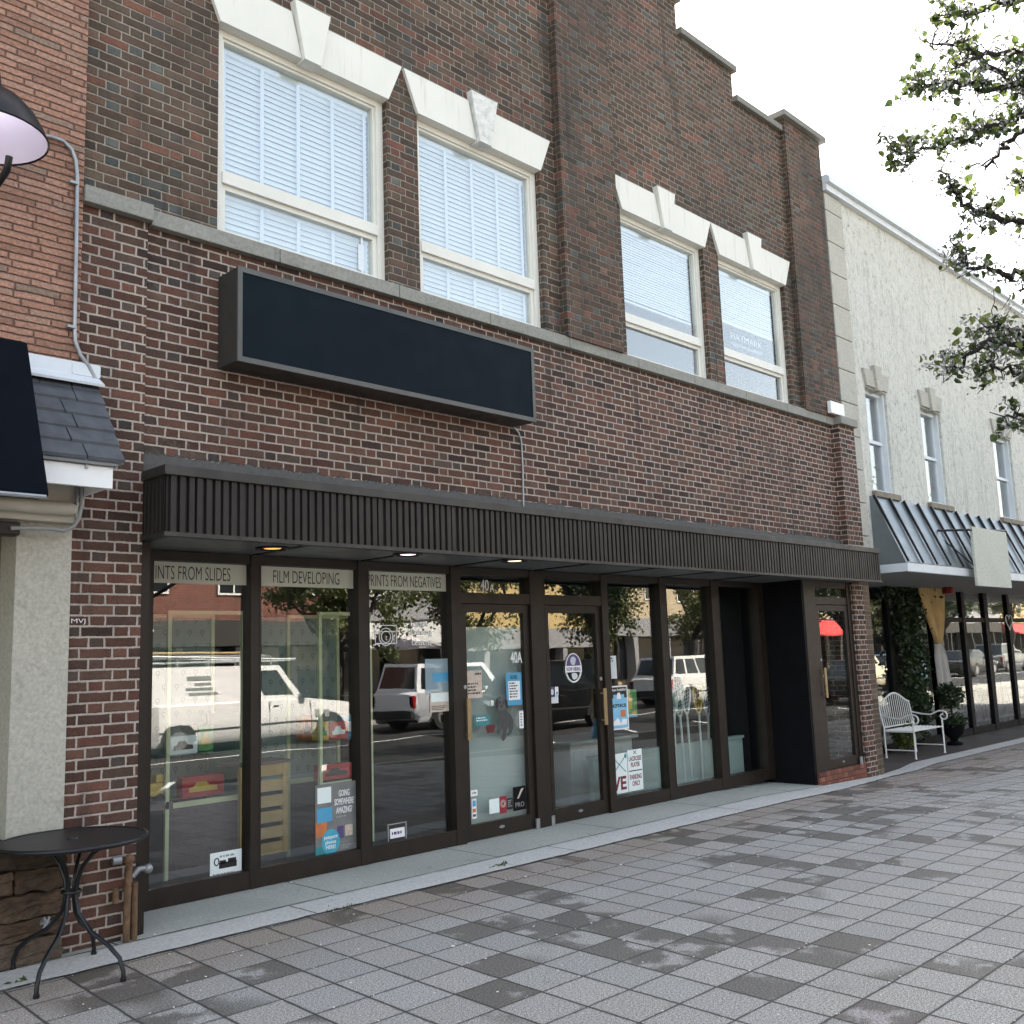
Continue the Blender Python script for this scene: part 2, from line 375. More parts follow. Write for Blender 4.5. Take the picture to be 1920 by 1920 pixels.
    def build(s, name, mat, parent=None, smooth=None, label=None):
        bmesh.ops.recalc_face_normals(s.bm, faces=s.bm.faces[:])
        me = bpy.data.meshes.new(name); s.bm.to_mesh(me); s.bm.free()
        if smooth:
            for p in me.polygons: p.use_smooth = True
            me.set_sharp_from_angle(angle=rad(smooth))
        return link(name, me, mat, parent, label)
ORG = {}
def link(name, me, mat, parent=None, label=None):
    me.materials.clear(); me.materials.append(mat)
    o = bpy.data.objects.new(name, me); COL.objects.link(o)
    if parent is not None:
        o.parent = parent; org = ORG.get(parent.name, Vector((0, 0, 0)))
        if org.length > 0: me.transform(Matrix.Translation(-org))
        ORG[o.name] = org
    if label: o['label'] = label
    return o
def thing(name, label, cat, loc, group=None, local=False):
    o = bpy.data.objects.new(name, None); COL.objects.link(o); o.location = loc
    o.empty_display_size = .1
    o['label'] = label; o['category'] = cat
    if group: o['group'] = group
    ORG[o.name] = Vector((0, 0, 0)) if local else Vector(loc)
    return o
def tag(o, label, cat, group=None):
    o['label'] = label; o['category'] = cat
    if group: o['group'] = group
    return o
def struct(o, kind='structure'): o['kind'] = kind; return o
def dup(root, loc, label, rotz=None):
    c = root.copy(); COL.objects.link(c); c.location = loc; c['label'] = label
    if rotz is not None: c.rotation_euler = (0, 0, rotz)
    def kids(a, b):
        for ch in list(a.children):
            d = ch.copy(); COL.objects.link(d); d.parent = b; kids(ch, d)
    kids(root, c); return c

# lettering: every string is turned into a mesh once, then fitted to its rectangle
STR = {}
def make_text(strings):
    obs = []
    for s, off in strings:
        cu = bpy.data.curves.new('lettering', 'FONT'); cu.body = s; cu.size = 1; cu.offset = off; cu.extrude = .004; cu.resolution_u = 3
        cu.space_line = .95; cu.align_x = 'CENTER'
        o = bpy.data.objects.new('lettering', cu); COL.objects.link(o); obs.append((s, off, o))
    dg = bpy.context.evaluated_depsgraph_get(); dg.update()
    for s, off, o in obs: STR[(s, off)] = bpy.data.meshes.new_from_object(o.evaluated_get(dg))
    for s, off, o in obs:
        cu = o.data; bpy.data.objects.remove(o); bpy.data.curves.remove(cu)
TEXTS = [('INTS FROM SLIDES', -.008), ('FILM DEVELOPING', -.008), ('PRINTS FROM NEGATIVES', -.008), ('40A', .012), ('40', .01), ('A', .01), ('Frames', 0), ('Printing', 0), ('Lessons', 0),
         ('GOING\nSOMEWHERE\nAMAZING?', .015), ('passport\nphotos\nHERE!', .01), ('NOW HIRING', .02), ('crocs', .02), ('Now Available!', .01), ('LACROSSE\nPLAYER', .02), ('PARKING\nONLY', .02), ('VE', .03),
         ('HAYMARK', -.01), ('WEALTH MANAGEMENT', 0), ('PRO', -.005), ('HOURS', .01), ('CD', .02), ('MVJ', -.01), ('e-Pay', .02)]
make_text(TEXTS)
def text(s, x0, x1, z0, z1, y, mat, parent=None, off=None, slope=0.0, name='lettering', thick=.0012):
    off = [o for (t, o) in STR if t == s][0] if off is None else off
    me = STR[(s, off)].copy()
    xs = [v.co.x for v in me.vertices]; ys = [v.co.y for v in me.vertices]
    a, b, c, d = min(xs), max(xs), min(ys), max(ys)
    for v in me.vertices:
        fx = (v.co.x - a) / (b - a); fz = (v.co.y - c) / (d - c); e = -thick if v.co.z > 0 else 0.0
        v.co = Vector((x0 + (x1 - x0) * fx, y + e, z0 + (z1 - z0) * fz + slope * (x1 - x0) * fx))
    return link(name, me, mat, parent)

# ------------------------------------------------------------------ materials
LOW = [(0, (0.0368, 0.0229, 0.0189)), (.16, (0.0736, 0.0394, 0.0284)), (.34, (0.1020, 0.0458, 0.0320)), (.52, (0.0849, 0.0509, 0.0356)), (.68, (0.1133, 0.0496, 0.0343)), (.80, (0.0708, 0.0509, 0.0391)), (.92, (0.0453, 0.0382, 0.0367)), (1, (0.0935, 0.0560, 0.0414))]
UPP = [(0, (0.0599, 0.0421, 0.0307)), (.18, (0.0886, 0.0566, 0.0392)), (.34, (0.0652, 0.0502, 0.0380)), (.50, (0.1146, 0.0633, 0.0429)), (.62, (0.0886, 0.0660, 0.0466)), (.72, (0.1629, 0.0660, 0.0442)), (.79, (0.0652, 0.0660, 0.0589)), (.90, (0.0938, 0.1002, 0.0908)), (1, (0.0625, 0.0673, 0.0651))]
m_low = flemish('brick_lower', LOW, (.41, .345, .29), mw=.0135, fade=.40, bstr=.75)
m_upp = flemish('brick_upper', UPP, (.29, .25, .195), mw=.0115, dirt=.30, dirtcol=(.040, .036, .031), bstr=.95, red=(.16, .060, .045), fade=.45)
m_pil = flemish('brick_pilaster', UPP, (.23, .195, .15), mw=.0108, dirt=.48, dirtcol=(.040, .034, .029), bstr=.9, red=(.18, .06, .045), fade=.6)
m_sill = flemish('brick_sill', [(0, (.13, .05, .036)), (.5, (.20, .075, .05)), (1, (.25, .10, .07))], (.12, .06, .045), mw=.008, fade=.6)
m_tanbrick = flemish('brick_brown', [(0, (.085, .06, .042)), (1, (.14, .10, .07))], (.22, .19, .15), st=.24, hd=.24, mw=.010)
m_oppbrick = flemish('brick_red', [(0, (.13, .042, .03)), (.6, (.19, .055, .038)), (1, (.12, .04, .03))], (.30, .25, .21), mw=.012)
m_roman = roman('brick_roman')
m_pav = pavers('paving_slabs'); m_slab = concrete('slab_concrete', (.43, .43, .385), 1.62, 4.42, .14, .3)
m_strip = concrete('strip_concrete', (.52, .505, .47), 2.62, 4.0, .12)
m_pier = concrete('pier_render', (.42, .40, .335), 0, 0, .07, .25)
m_stone = concrete('ledge_limestone', (.25, .245, .215), 0, 0, .25); m_cop = concrete('coping_stone', (.19, .185, .165), 0, 0, .22)
m_lint = drip_stone('lintel_stone', (.70, .69, .63)); m_key = plain('key_stone', (.60, .60, .57), .8, 0, .22, 14, .15)
m_quoin = concrete('quoin_stone', (.40, .385, .335), 0, 0, .10)
m_stucco = stucco('stucco'); m_rock = ledgestone('ledge_rock')
m_bronze = plain('bronze_metal', (.018, .0130, .0095), .42, .0, .2, 6, 0, .3); m_bronzed = plain('bronze_dark', (.016, .014, .012), .4, .3, .2, 6)
m_fascia = plain('fascia_metal', (.026, .0215, .0195), .42, .25, .25, 3, 0, .35); m_cap = plain('fascia_cap', (.042, .038, .034), .45, .35, .3, 5)
m_soff = plain('soffit_board', (.15, .155, .155), .35, .0, .15, 4)
m_signf = plain('sign_frame', (.085, .082, .075), .45, .4, .12, 5); m_signp = plain('sign_panel', (.0050, .0098, .0150), .65, 0, .1, 2, 0, .08)
m_cream = plain('window_cream', (.68, .665, .60), .45, 0, .05, 3); m_white = plain('white_paint', (.78, .78, .76), .45, 0, .04, 4)
m_blind = plain('blind_white', (.76, .79, .80), .5, 0, .03, 3); m_blind2 = plain('blind_tape', (.70, .74, .78), .7, 0, .03, 30)
m_glass = glassmat('shop_glass', 1.82); m_glass2 = glassmat('window_glass', 2.25, (.92, .95, .96), .25, 1.1)
m_slate = plain('slate', (.060, .066, .075), .6, 0, .28, 9, .3); m_navy = plain('awning_canvas', (.0045, .0060, .0095), .95, 0, .15, 5, .1, .06)
m_black = plain('black_metal', (.012, .012, .014), .38, .3, .2, 8); m_blackm = plain('black_paint', (.0055, .0055, .007), .6, 0, .2, 5, 0, .12)
m_galv = plain('galvanised', (.30, .31, .32), .45, .6, .12, 9); m_grey = plain('grey_paint', (.30, .30, .29), .6, 0, .1, 6)
m_tan = plain('cream_paint', (.46, .43, .36), .6, 0, .1, 3, .1)
m_steel = plain('standing_seam', (.17, .195, .205), .38, .5, .12, 2); m_trim = plain('trim_white', (.60, .635, .66), .4, 0, .05, 4)
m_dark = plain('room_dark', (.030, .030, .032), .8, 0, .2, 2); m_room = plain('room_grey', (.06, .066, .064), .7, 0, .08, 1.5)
m_roomu = plain('room_pale', (.16, .18, .21), .7, 0, .05, 1.5); m_wood = stripes('floor_boards', 'x', .14, .006, (.055, .036, .026), (.012, .008, .006), .35)
m_mint = plain('mint_paint', (.42, .53, .48), .5, 0, .05, 3); m_lime = plain('cabinet_frame', (.62, .66, .40), .4, 0, .05, 5)
m_paper = wallpaper('question_paper'); m_carpet = plain('carpet_board', (.15, .115, .11), .95, 0, .15, 60, .3)
m_pine = plain('pine', (.42, .29, .12), .6, 0, .2, 7, .1); m_gold = plain('worn_brass', (.34, .25, .13), .4, .6, .15, 12)
m_red = plain('red_print', (.45, .02, .025), .4, 0, .1, 9); m_yel = plain('yellow_print', (.62, .42, .05), .45, 0, .1, 9)
m_blue = plain('blue_print', (.07, .32, .52), .45, 0, .06, 5); m_pale = plain('pale_print', (.76, .83, .80), .5, 0, .05, 5)
m_ink = plain('ink', (.010, .010, .012), .5); m_winey = plain('wine_ink', (.16, .01, .03), .5); m_vinyl = plain('white_vinyl', (.82, .82, .80), .5, 0, .02, 5)
m_post = plain('poster_grey', (.17, .175, .165), .5, 0, .25, 9); m_teal = plain('teal_print', (.03, .22, .24), .5); m_purp = plain('purple_print', (.085, .06, .17), .5)
m_beige = plain('beige_print', (.55, .46, .38), .5, 0, .2, 30); m_dog = plain('dog_print', (.055, .056, .054), .6, 0, .45, 40)
m_orange = plain('orange_print', (.52, .16, .05), .5, 0, .2, 14); m_green = plain('green_print', (.10, .28, .10), .5, 0, .4, 18)
m_rust = plain('rusty_pipe', (.15, .088, .048), .8, .2, .55, 16, .3)
m_bulb = plain('lamp_warm', (.9, .6, .3), .4, 0, .05, 5, 0, .5, (1, .40, .07), .30); m_bulb2 = plain('lamp_pale', (.9, .8, .7), .4, 0, .05, 5, 0, .5, (1, .80, .52), .7)
m_shadeb = plain('shade_black', (.006, .0065, .009), .4, 0, .2, 5, 0, .2)
m_shade = plain('shade_white', (.74, .70, .80), .35, 0, .03, 4)
def film(name, col, op):
    t = NT(name); d = t.n('BsdfDiffuse'); d.inputs[0].default_value = (*col, 1); tr = t.n('BsdfTransparent')
    mx = t.n('MixShader'); mx.inputs[0].default_value = op; t.set(mx.inputs[1], tr.outputs[0]); t.set(mx.inputs[2], d.outputs[0])
    t.t.links.new(mx.outputs[0], t.out.inputs[0]); return t.m
m_banner = film('banner_film', (.66, .70, .60), .80); m_frost = film('frosted_vinyl', (.8, .84, .86), .68)

# ------------------------------------------------------------------ ground
def sheet(name, mat, xs, y0f, y1f, dz, ny=1):
    b = MB(); rows = []
    for x in xs:
        a, c = y0f(x), y1f(x)
        rows.append([b.bm.verts.new((x, a + (c - a) * j / ny, zg(x) + dz)) for j in range(ny + 1)])
    for r, q in zip(rows, rows[1:]):
        for j in range(ny): b.bm.faces.new((r[j], q[j], q[j + 1], r[j + 1]))
    return struct(b.build(name, mat))
def poly(pts):
    def f(x):
        if x <= pts[0][0]: return pts[0][1]
        for (a, b), (c, d) in zip(pts, pts[1:]):
            if x <= c: return b + (d - b) * (x - a) / (c - a)
        return pts[-1][1]
    return f
XS = [-14, -6, 0, 2.4, 5, 8, 9.2, 10.2, 10.8, 11.6, 12.4, 13.2, 13.8, 14.5, 15.4, 17, 19, 24, 40, 60]
edge = poly([(-14, -1.07), (4, -1.09), (8, -1.13), (10.4, -1.17), (11.7, -1.05), (13.4, -.80), (15.4, -.58), (19, -.60), (60, -.7)])
mid = poly([(-14, -.70), (8, -.74), (11.2, -.72), (12.4, -.66), (13.3, -.62), (15.4, -.22), (20, -.28), (60, -.35)])
sheet('paving', m_pav, XS, lambda x: -6.3, lambda x: edge(x), 0.0)
sheet('concrete_border', m_strip, XS, lambda x: edge(x), lambda x: mid(x), 0.004)
sheet('doorstep_slab', m_slab, [x for x in XS if x <= 11.6] + [11.72], lambda x: mid(x), lambda x: .12, 0.003)
def seam(f, w, wob, dz, name):
    random.seed(6); b = MB(); prev = None; x = -4.0
    while x < 30:
        y = f(x) + random.gauss(0, wob); h = w * random.uniform(.5, 1.3); a = b.bm.verts.new((x, y - h, zg(x) + dz)); c = b.bm.verts.new((x, y + h, zg(x) + dz))
        if prev: b.bm.faces.new((prev[0], a, c, prev[1]))
        prev = (a, c); x += .09
    struct(b.build(name, plain(name + '_dirt', (.022, .021, .018), .95)))
seam(mid, .0062, .0010, .0082, 'slab_joint'); seam(edge, .008, .004, .0062, 'border_joint')
m_pavd = stripes('brown_paving', 'x', .20, .008, (.085, .070, .062), (.02, .018, .016), .6)
sheet('recess_paving', m_pavd, [13.2, 13.8, 14.5, 15.4, 17, 19, 24, 40, 60], lambda x: mid(x), lambda x: 1.3, 0.002)
m_asph = concrete('asphalt', (.026, .026, .027), 0, 0, .2); m_kerb = concrete('kerb_stone', (.33, .33, .31), 1.2, 0, .1); m_line = plain('road_paint', (.72, .72, .70), .7)
b = MB(); b.box(-14, 60, -6.45, -6.3, -.3, 0.0)
ke = struct(b.build('kerb', m_kerb))
b = MB(); b.face([(-400, -17.6, -.15), (400, -17.6, -.15), (400, -6.45, -.15), (-400, -6.45, -.15)]); struct(b.build('road', m_asph))
b = MB(); b.face([(-400, -400, -.19), (400, -400, -.19), (400, 400, -.19), (-400, 400, -.19)]); struct(b.build('ground', concrete('dry_ground', (.14, .13, .11))))
b = MB()
for i in range(16): b.face([(x, y, -.146) for x, y in ((2 + i * 2.9, -8.6), (2.12 + i * 2.9, -8.6), (.72 + i * 2.9, -6.6), (.6 + i * 2.9, -6.6))])
b.face([(-60, -11.9, -.146), (90, -11.9, -.146), (90, -11.78, -.146), (-60, -11.78, -.146)])
struct(b.build('road_markings', m_line))
b = MB(); b.box(-60, 100, -24.2, -17.6, -.35, -.02); struct(b.build('far_pavement', concrete('far_pavement', (.30, .29, .27), 1.5)))

# ------------------------------------------------------------------ the brick shop building
YW = -.60
B = thing('brick_building', 'dark brown brick shop building with pale stone lintels, stepped parapet and ribbed canopy', 'building', (2.49, -.6, 0))
OC = [4.285, 6.225, 9.115, 11.04]; HW = .80; ZB, ZT = 4.79, 6.48
b = MB(); xs = [2.492] + [v for c in OC for v in (c - HW, c + HW)] + [12.1]
for i in range(0, len(xs), 2): b.box(xs[i], xs[i + 1], YW, -.3, 4.70, ZT)
b.box(2.492, 9.65, YW, -.3, ZT, 9.60); b.box(9.65, 10.87, YW, -.3, ZT, 9.17); b.box(10.87, 12.1, YW, -.3, ZT, 8.76)
b.build('upper_wall', m_upp, B)
b = MB(); b.box(7.26, 8.15, -.69, -.5, 4.785, 9.9); b.build('pilaster', m_pil, B)
b = MB(); b.box(12.04, 13.04, -.685, .1, 4.785, 8.93); b.build('pilaster', m_pil, B)
b = MB(); b.box(2.93, 12.85, YW, -.3, 2.6, 4.70); b.build('lower_wall', m_low, B)
b = MB(); b.box(2.488, 2.945, -.635, -.2, 0, 4.70); b.build('corner_pier', m_low, B)
b = MB(); b.box(12.84, 13.30, -.72, -.2, 2.6, 4.70); b.box(13.02, 13.33, -.64, -.2, -.2, 2.6); b.build('corner_pier', m_low, B)
b = MB(); b.box(2.49, 2.7, -.2, 9, 0, 9.2); b.build('side_wall', m_low, B)
b = MB(); b.box(13.06, 13.3, .12, 9, -.2, 8.8); b.build('side_wall', m_low, B)
b = MB(); b.box(2.7, 13.06, 8.7, 9, 0, 8.6); b.build('rear_wall', m_low, B)
b = MB(); b.box(2.71, 13.05, -.29, 8.69, 7.4, 7.6); b.build('roof', m_dark, B)
b = MB(); b.box(2.71, 13.05, -.29, 8.69, 2.80, 2.95); b.box(2.71, 13.05, -.29, 8.69, 4.5, 4.66); b.build('floor_slab', m_dark, B)
b = MB(); b.box(2.71, 13.05, 2.2, 2.3, 4.67, 7.39)
for x in (5.2, 8.15, 10.07): b.box(x, x + .1, -.29, 2.19, 4.67, 7.39)
b.build('room_wall', m_roomu, B)
# copings
for (x0, x1, z, y0) in ((2.49, 9.70, 9.60, -.66), (9.66, 10.92, 9.17, -.66), (10.88, 12.03, 8.76, -.66), (11.93, 13.12, 8.93, -.76)):
    b = MB(); b.box(x0, x1, y0, -.08 if y0 > -.7 else .2, z, z + .085, .008); b.build('coping', m_cop, B)
# stone ledge in lengths, the pier lengths a little prouder
b = MB(); x = 2.96
for ln in (1.02, 1.16, 1.07, 1.1, 1.12, 1.05, 1.1, .98, 1.06, 1.22):
    x1 = min(x + ln, 12.83); b.box(x, x1 - .006, -.665, -.5, 4.68, 4.792, .006); x = x1
    if x >= 12.82: break
b.build('stone_ledge', m_stone, B)
b = MB(); b.box(2.485, 2.955, -.70, -.5, 4.695, 4.81, .006); b.build('stone_ledge', m_stone, B)
b = MB(); b.box(12.82, 13.32, -.78, -.5, 4.69, 4.80, .006); b.build('stone_ledge', m_stone, B)
# lintels
for c in (4.283, 6.215, 9.12, 11.035):
    b = MB(); hb, ht = .80, .955; zb, zt = 6.472, 6.84
    b.prism([(c - hb, zb), (c - .085, zb), (c - .178, zt), (c - ht, zt)], -.632, -.45)
    b.prism([(c + .085, zb), (c + hb, zb), (c + ht, zt), (c + .178, zt)], -.632, -.45)
    L = b.build('lintel', m_lint, B)
    b = MB(); b.prism([(c - .078, 6.455), (c + .078, 6.455), (c + .172, 6.935), (c - .172, 6.935)], -.672, -.44); b.build('keystone', m_key if abs(c - 6.215) < .1 else m_lint, L)
# upper windows
def window(c, kind):
    b = MB(); x0, x1 = c - HW - .015, c + HW + .015; f = .085
    b.box(x0, x0 + f, -.535, -.44, 4.78, 6.52); b.box(x1 - f, x1, -.535, -.44, 4.78, 6.52)
    b.box(x0 + f, x1 - f, -.535, -.44, 6.42, 6.52); b.box(x0 + f, x1 - f, -.535, -.44, 4.78, 4.835)
    b.box(x0 + f, x1 - f, -.545, -.44, 5.235, 5.325)
    # sash frames set back inside
    for (z0, z1, w) in ((5.325, 6.42, .022), (4.835, 5.235, .04)):
        a0, a1 = x0 + f, x1 - f
        b.box(a0, a0 + w, -.515, -.45, z0, z1); b.box(a1 - w, a1, -.515, -.45, z0, z1)
        b.box(a0 + w, a1 - w, -.515, -.45, z1 - w, z1); b.box(a0 + w, a1 - w, -.515, -.45, z0, z0 + w)
    wn = b.build('window', m_cream, B)
    for (z0, z1) in ((5.34, 6.405), (4.86, 5.21)):
        b = MB(); b.box(x0 + f + .012, x1 - f - .012, -.488, -.482, z0, z1); b.build('glass_pane', m_glass2, wn)
    ang = rad(69 if kind == 'wide' else 66); pitch, w = (.0470, .052) if kind == 'wide' else (.030, .028)
    ranges = [(5.34, 6.40), (4.85, 5.22)] if kind == 'wide' else [(kind, 6.40)]
    b = MB(); tp = MB()
    for (z0, z1) in ranges:
        b.box(x0 + .11, x1 - .11, -.445, -.395, z1 - .045, z1)
        z = z1 - .07
        while z > z0 + .03:
            dy, dz = math.cos(ang) * w / 2, math.sin(ang) * w / 2; zz = z + random.uniform(-.0012, .0012)
            sg = random.uniform(-.0015, .0015)
            b.hexa([(x0 + .11, -.42 - dy, zz - dz - sg), (x1 - .11, -.42 - dy, zz - dz + sg), (x1 - .11, -.42 + dy, zz + dz + sg), (x0 + .11, -.42 + dy, zz + dz - sg),
                    (x0 + .11, -.42 - dy - .002, zz - dz + .003), (x1 - .11, -.42 - dy - .002, zz - dz + .003), (x1 - .11, -.42 + dy - .002, zz + dz + .003), (x0 + .11, -.42 + dy - .002, zz + dz + .003)])
            z -= pitch
        b.box(x0 + .11, x1 - .11, -.435, -.405, z0, z0 + .022)
        if kind == 'wide':
            for k in range(5):
                xx = x0 + .145 + k * (1.63 - .29) / 4
                tp.hexa([(xx - .016, -.447, z0), (xx + .016, -.447, z0), (xx + .016, -.443, z0), (xx - .016, -.443, z0), (xx - .016, -.447, z1 - .03), (xx + .016, -.447, z1 - .03), (xx + .016, -.443, z1 - .03), (xx - .016, -.443, z1 - .03)])
        else:
            for k in (.25, .75): c_ = MB(); c_.box(x0 + 1.63 * k - .002, x0 + 1.63 * k + .002, -.437, -.434, z0, z1 - .03); c_.build('blind_cord', m_blind2, wn)
    b.build('blind', m_blind, wn)
    if kind == 'wide': tp.build('blind_tape', m_blind2, wn)
    return wn
for c, k in zip(OC, ('wide', 'wide', 5.52, 5.72)): W4 = window(c, k)
text('HAYMARK', 10.62, 11.36, 5.52, 5.605, -.476, m_frost, W4, slope=0); text('WEALTH MANAGEMENT', 10.62, 11.36, 5.435, 5.475, -.476, m_frost, W4)
b = MB(); p = rect(674, 455, 692, 515, -.492); b.box(4.84, 4.90, -.494, -.490, 4.90, 5.13); b.box(4.865, 4.885, -.497, -.494, 4.86, 5.19); b.build('window_latch', m_blind2, [o for o in B.children if o.name == 'window'][0])
# canopy
CX0, CX1, CY = 2.962, 13.25, -.95
b = MB(); n = int((CX1 - CX0) / .062); prof = []; random.seed(12); dv = 0.0
for i in range(n):
    x = CX0 + (CX1 - CX0) * i / n; s = (CX1 - CX0) / n
    dv = dv * .8 + random.gauss(0, .0012); x += random.gauss(0, .0022); g_ = .40 if i % 41 == 40 else .25
    prof += [(x, CY + .024), (x + s * g_, CY + .024), (x + s * (g_ + .07), CY + dv), (x + s * .92, CY + dv + random.gauss(0, .0008))]
prof += [(CX1, CY + .022), (CX1, CY + .05)]
left = []
for i in range(6):
    y = -.61 - (.61 - .61) - i * .056; left += [(CX0, y - .0), (CX0, y - .014), (CX0 - .018, y - .018), (CX0 - .018, y - .052)]
ring = left + [(CX0, CY + .03)] + prof
bot = [b.bm.verts.new((x, y, 2.515)) for x, y in ring]; top = [b.bm.verts.new((x, y, 2.885)) for x, y in ring]
for i in range(len(ring) - 1): b.bm.faces.new((bot[i], bot[i + 1], top[i + 1], top[i]))
CAN = b.build('canopy', m_fascia, B)
b = MB(); b.box(CX0 - .03, CX1 + .01, CY - .022, -.60, 2.885, 2.95, .004); b.build('cap_flashing', m_cap, CAN)
b = MB(); b.box(CX0 - .026, CX1 + .012, CY - .014, CY + .05, 2.488, 2.515); b.box(CX0 - .026, CX0 + .04, CY + .05, -.6, 2.488, 2.515); b.build('drip_trim', m_cap, CAN)
b = MB(); b.box(CX0 + .02, CX1 - .02, CY + .05, .10, 2.512, 2.53); b.build('soffit', m_soff, CAN)
b = MB(); b.box(CX1 - .03, CX1, CY + .05, -.60, 2.53, 2.885); b.build('end_panel', m_fascia, CAN)
for x in (4.14, 5.18, 6.25, 7.33, 8.39, 9.45, 10.53): b = MB(); b.box(x - .03, x + .03, CY + .06, -.06, 2.504, 2.512); b.build('soffit_strip', m_bronzed, CAN)  # slim dark strips across the soffit, one at each mullion
# smeared sealant where the canopy meets the brick
def sealant():
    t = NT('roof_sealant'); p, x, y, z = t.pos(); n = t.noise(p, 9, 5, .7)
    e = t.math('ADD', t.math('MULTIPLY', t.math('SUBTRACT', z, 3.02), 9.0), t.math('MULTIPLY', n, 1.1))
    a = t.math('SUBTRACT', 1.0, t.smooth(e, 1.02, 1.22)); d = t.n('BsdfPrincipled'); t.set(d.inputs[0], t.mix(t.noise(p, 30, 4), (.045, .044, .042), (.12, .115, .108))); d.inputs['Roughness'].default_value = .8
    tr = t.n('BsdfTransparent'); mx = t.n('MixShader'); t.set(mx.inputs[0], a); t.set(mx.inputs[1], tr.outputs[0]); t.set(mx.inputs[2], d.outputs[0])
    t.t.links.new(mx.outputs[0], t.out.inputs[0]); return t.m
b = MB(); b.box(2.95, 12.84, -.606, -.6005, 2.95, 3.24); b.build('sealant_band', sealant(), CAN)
for i, (px, py) in enumerate(((510, 1030), (765, 1041), (965, 1053))):
    q = onZ(px, py, 2.50); y = max(-.72, min(q.y, -.52))
    b = MB(); b.lathe([(.125, 0), (.125, -.012), (.10, -.014), (.085, .0), (.0, .0)], q.x, y, 28, 2.512); dl = b.build('downlight', m_black, CAN, 40)
    b = MB(); b.lathe([(.07, .0), (.062, -.006), (0, -.012)], q.x, y, 24, 2.511); b.build('lamp_lens', m_bulb if i == 0 else m_bulb2, CAN, 40)
# storefront
b = MB()
MUL = [(3.0, 3.31), (4.10, 4.175), (5.125, 5.225), (6.18, 6.30), (7.235, 7.44), (8.345, 8.45), (9.395, 9.515), (10.455, 10.605), (11.52, 11.67)]
for a, c in MUL: b.box(a, c, -.055, .07, .005, 2.505)
for (a, c), (d, e) in zip(MUL, MUL[1:]):
    b.box(c, d, -.045, .06, 2.435, 2.505)
    if (c, d) not in ((6.30, 7.235), (7.44, 8.345)): b.box(c, d, -.05, .065, .006, .14)
    else: b.box(c, d, -.05, .06, 2.165, 2.265)
b.box(2.95, 3.0, -.61, .02, .004, 2.50); b.box(2.975, 3.02, -.60, -.58, .004, 2.50)
SF = b.build('storefront_frame', m_bronze, B)
for (a, c), (d, e) in zip(MUL, MUL[1:]):
    dr = (c, d) in ((6.30, 7.235), (7.44, 8.345))
    b = MB(); b.box(c, d, .020, .026, 2.265 if dr else .14, 2.435); b.build('glass_pane', m_glass, SF)
for x in (4.175, 5.225, 7.44, 9.515, 10.605):
    b = MB(); b.box(x, x + .012, -.058, -.046, .14, 2.43); b.build('glazing_bead', m_bronzed, SF)
def door(x0, x1, y, z0, z1, stile, pull, bottom):
    b = MB(); b.box(x0, x0 + stile, y - .025, y + .025, z0, z1); b.box(x1 - stile, x1, y - .025, y + .025, z0, z1)
    b.box(x0 + stile, x1 - stile, y - .025, y + .025, z1 - .075, z1); b.box(x0 + stile, x1 - stile, y - .025, y + .025, z0, z0 + bottom)
    D = b.build('glass_door', m_bronze, B)
    b = MB(); b.box(x0 + stile, x1 - stile, y - .003, y + .003, z0 + bottom, z1 - .075); b.build('glass_pane', m_glass, D)
    px = x0 + stile * .5 if pull == 'l' else x1 - stile * .5; zz = z0 + .92
    b = MB(); b.box(px - .024, px + .024, y - .085, y - .068, zz - .02, zz + .36, .004); b.box(px - .012, px + .012, y - .069, y - .024, zz + .02, zz + .04); b.box(px - .012, px + .012, y - .069, y - .024, zz + .30, zz + .32)
    b.build('pull_handle', m_gold, D)
    b = MB(); b.disc(px, zz + .46, .02, .02, y - .036, y - .024, 16); b.build('lock', m_galv, D)
    b = MB(); b.disc((x0 + x1) / 2, z0 + bottom * .55, .035, .014, y - .029, y - .024, 16); b.build('floor_bolt', m_galv, D)
    hx = x1 if pull == 'l' else x0
    b = MB(); b.lathe([(0, 0), (.024, 0), (.024, .095), (0, .095)], hx, y - .05, 14, z0 - .008); b.build('pivot', m_galv, D)
    return D
door(6.305, 7.23, .0, .012, 2.16, .075, 'l', .135); door(7.445, 8.34, .0, .012, 2.16, .075, 'r', .135)
# right-hand vestibule: dark side panel, front panel, door on a brick sill
b = MB(); b.box(11.675, 11.72, -.6, .30, -.055, 2.505); b.build('side_panel', m_blackm, B)
b = MB(); b.box(11.72, 11.95, -.605, -.55, -.055, 2.505); b.build('front_panel', m_bronze, B)
b = MB(); b.box(11.95, 12.03, -.60, -.52, .09, 2.505); b.box(12.92, 13.02, -.60, -.52, .09, 2.505); b.box(12.03, 12.92, -.59, -.53, 2.20, 2.30); b.box(12.03, 12.92, -.59, -.53, 2.42, 2.505)
DF = b.build('door_frame', m_bronze, B)
b = MB(); b.box(12.03, 12.92, -.556, -.550, 2.30, 2.42); b.build('glass_pane', m_glass, DF)
door(12.03, 12.92, -.56, .10, 2.19, .085, 'l', .115)
b = MB(); b.box(11.722, 13.018, -.63, -.40, -.16, .09); b.build('brick_sill', m_sill, B)
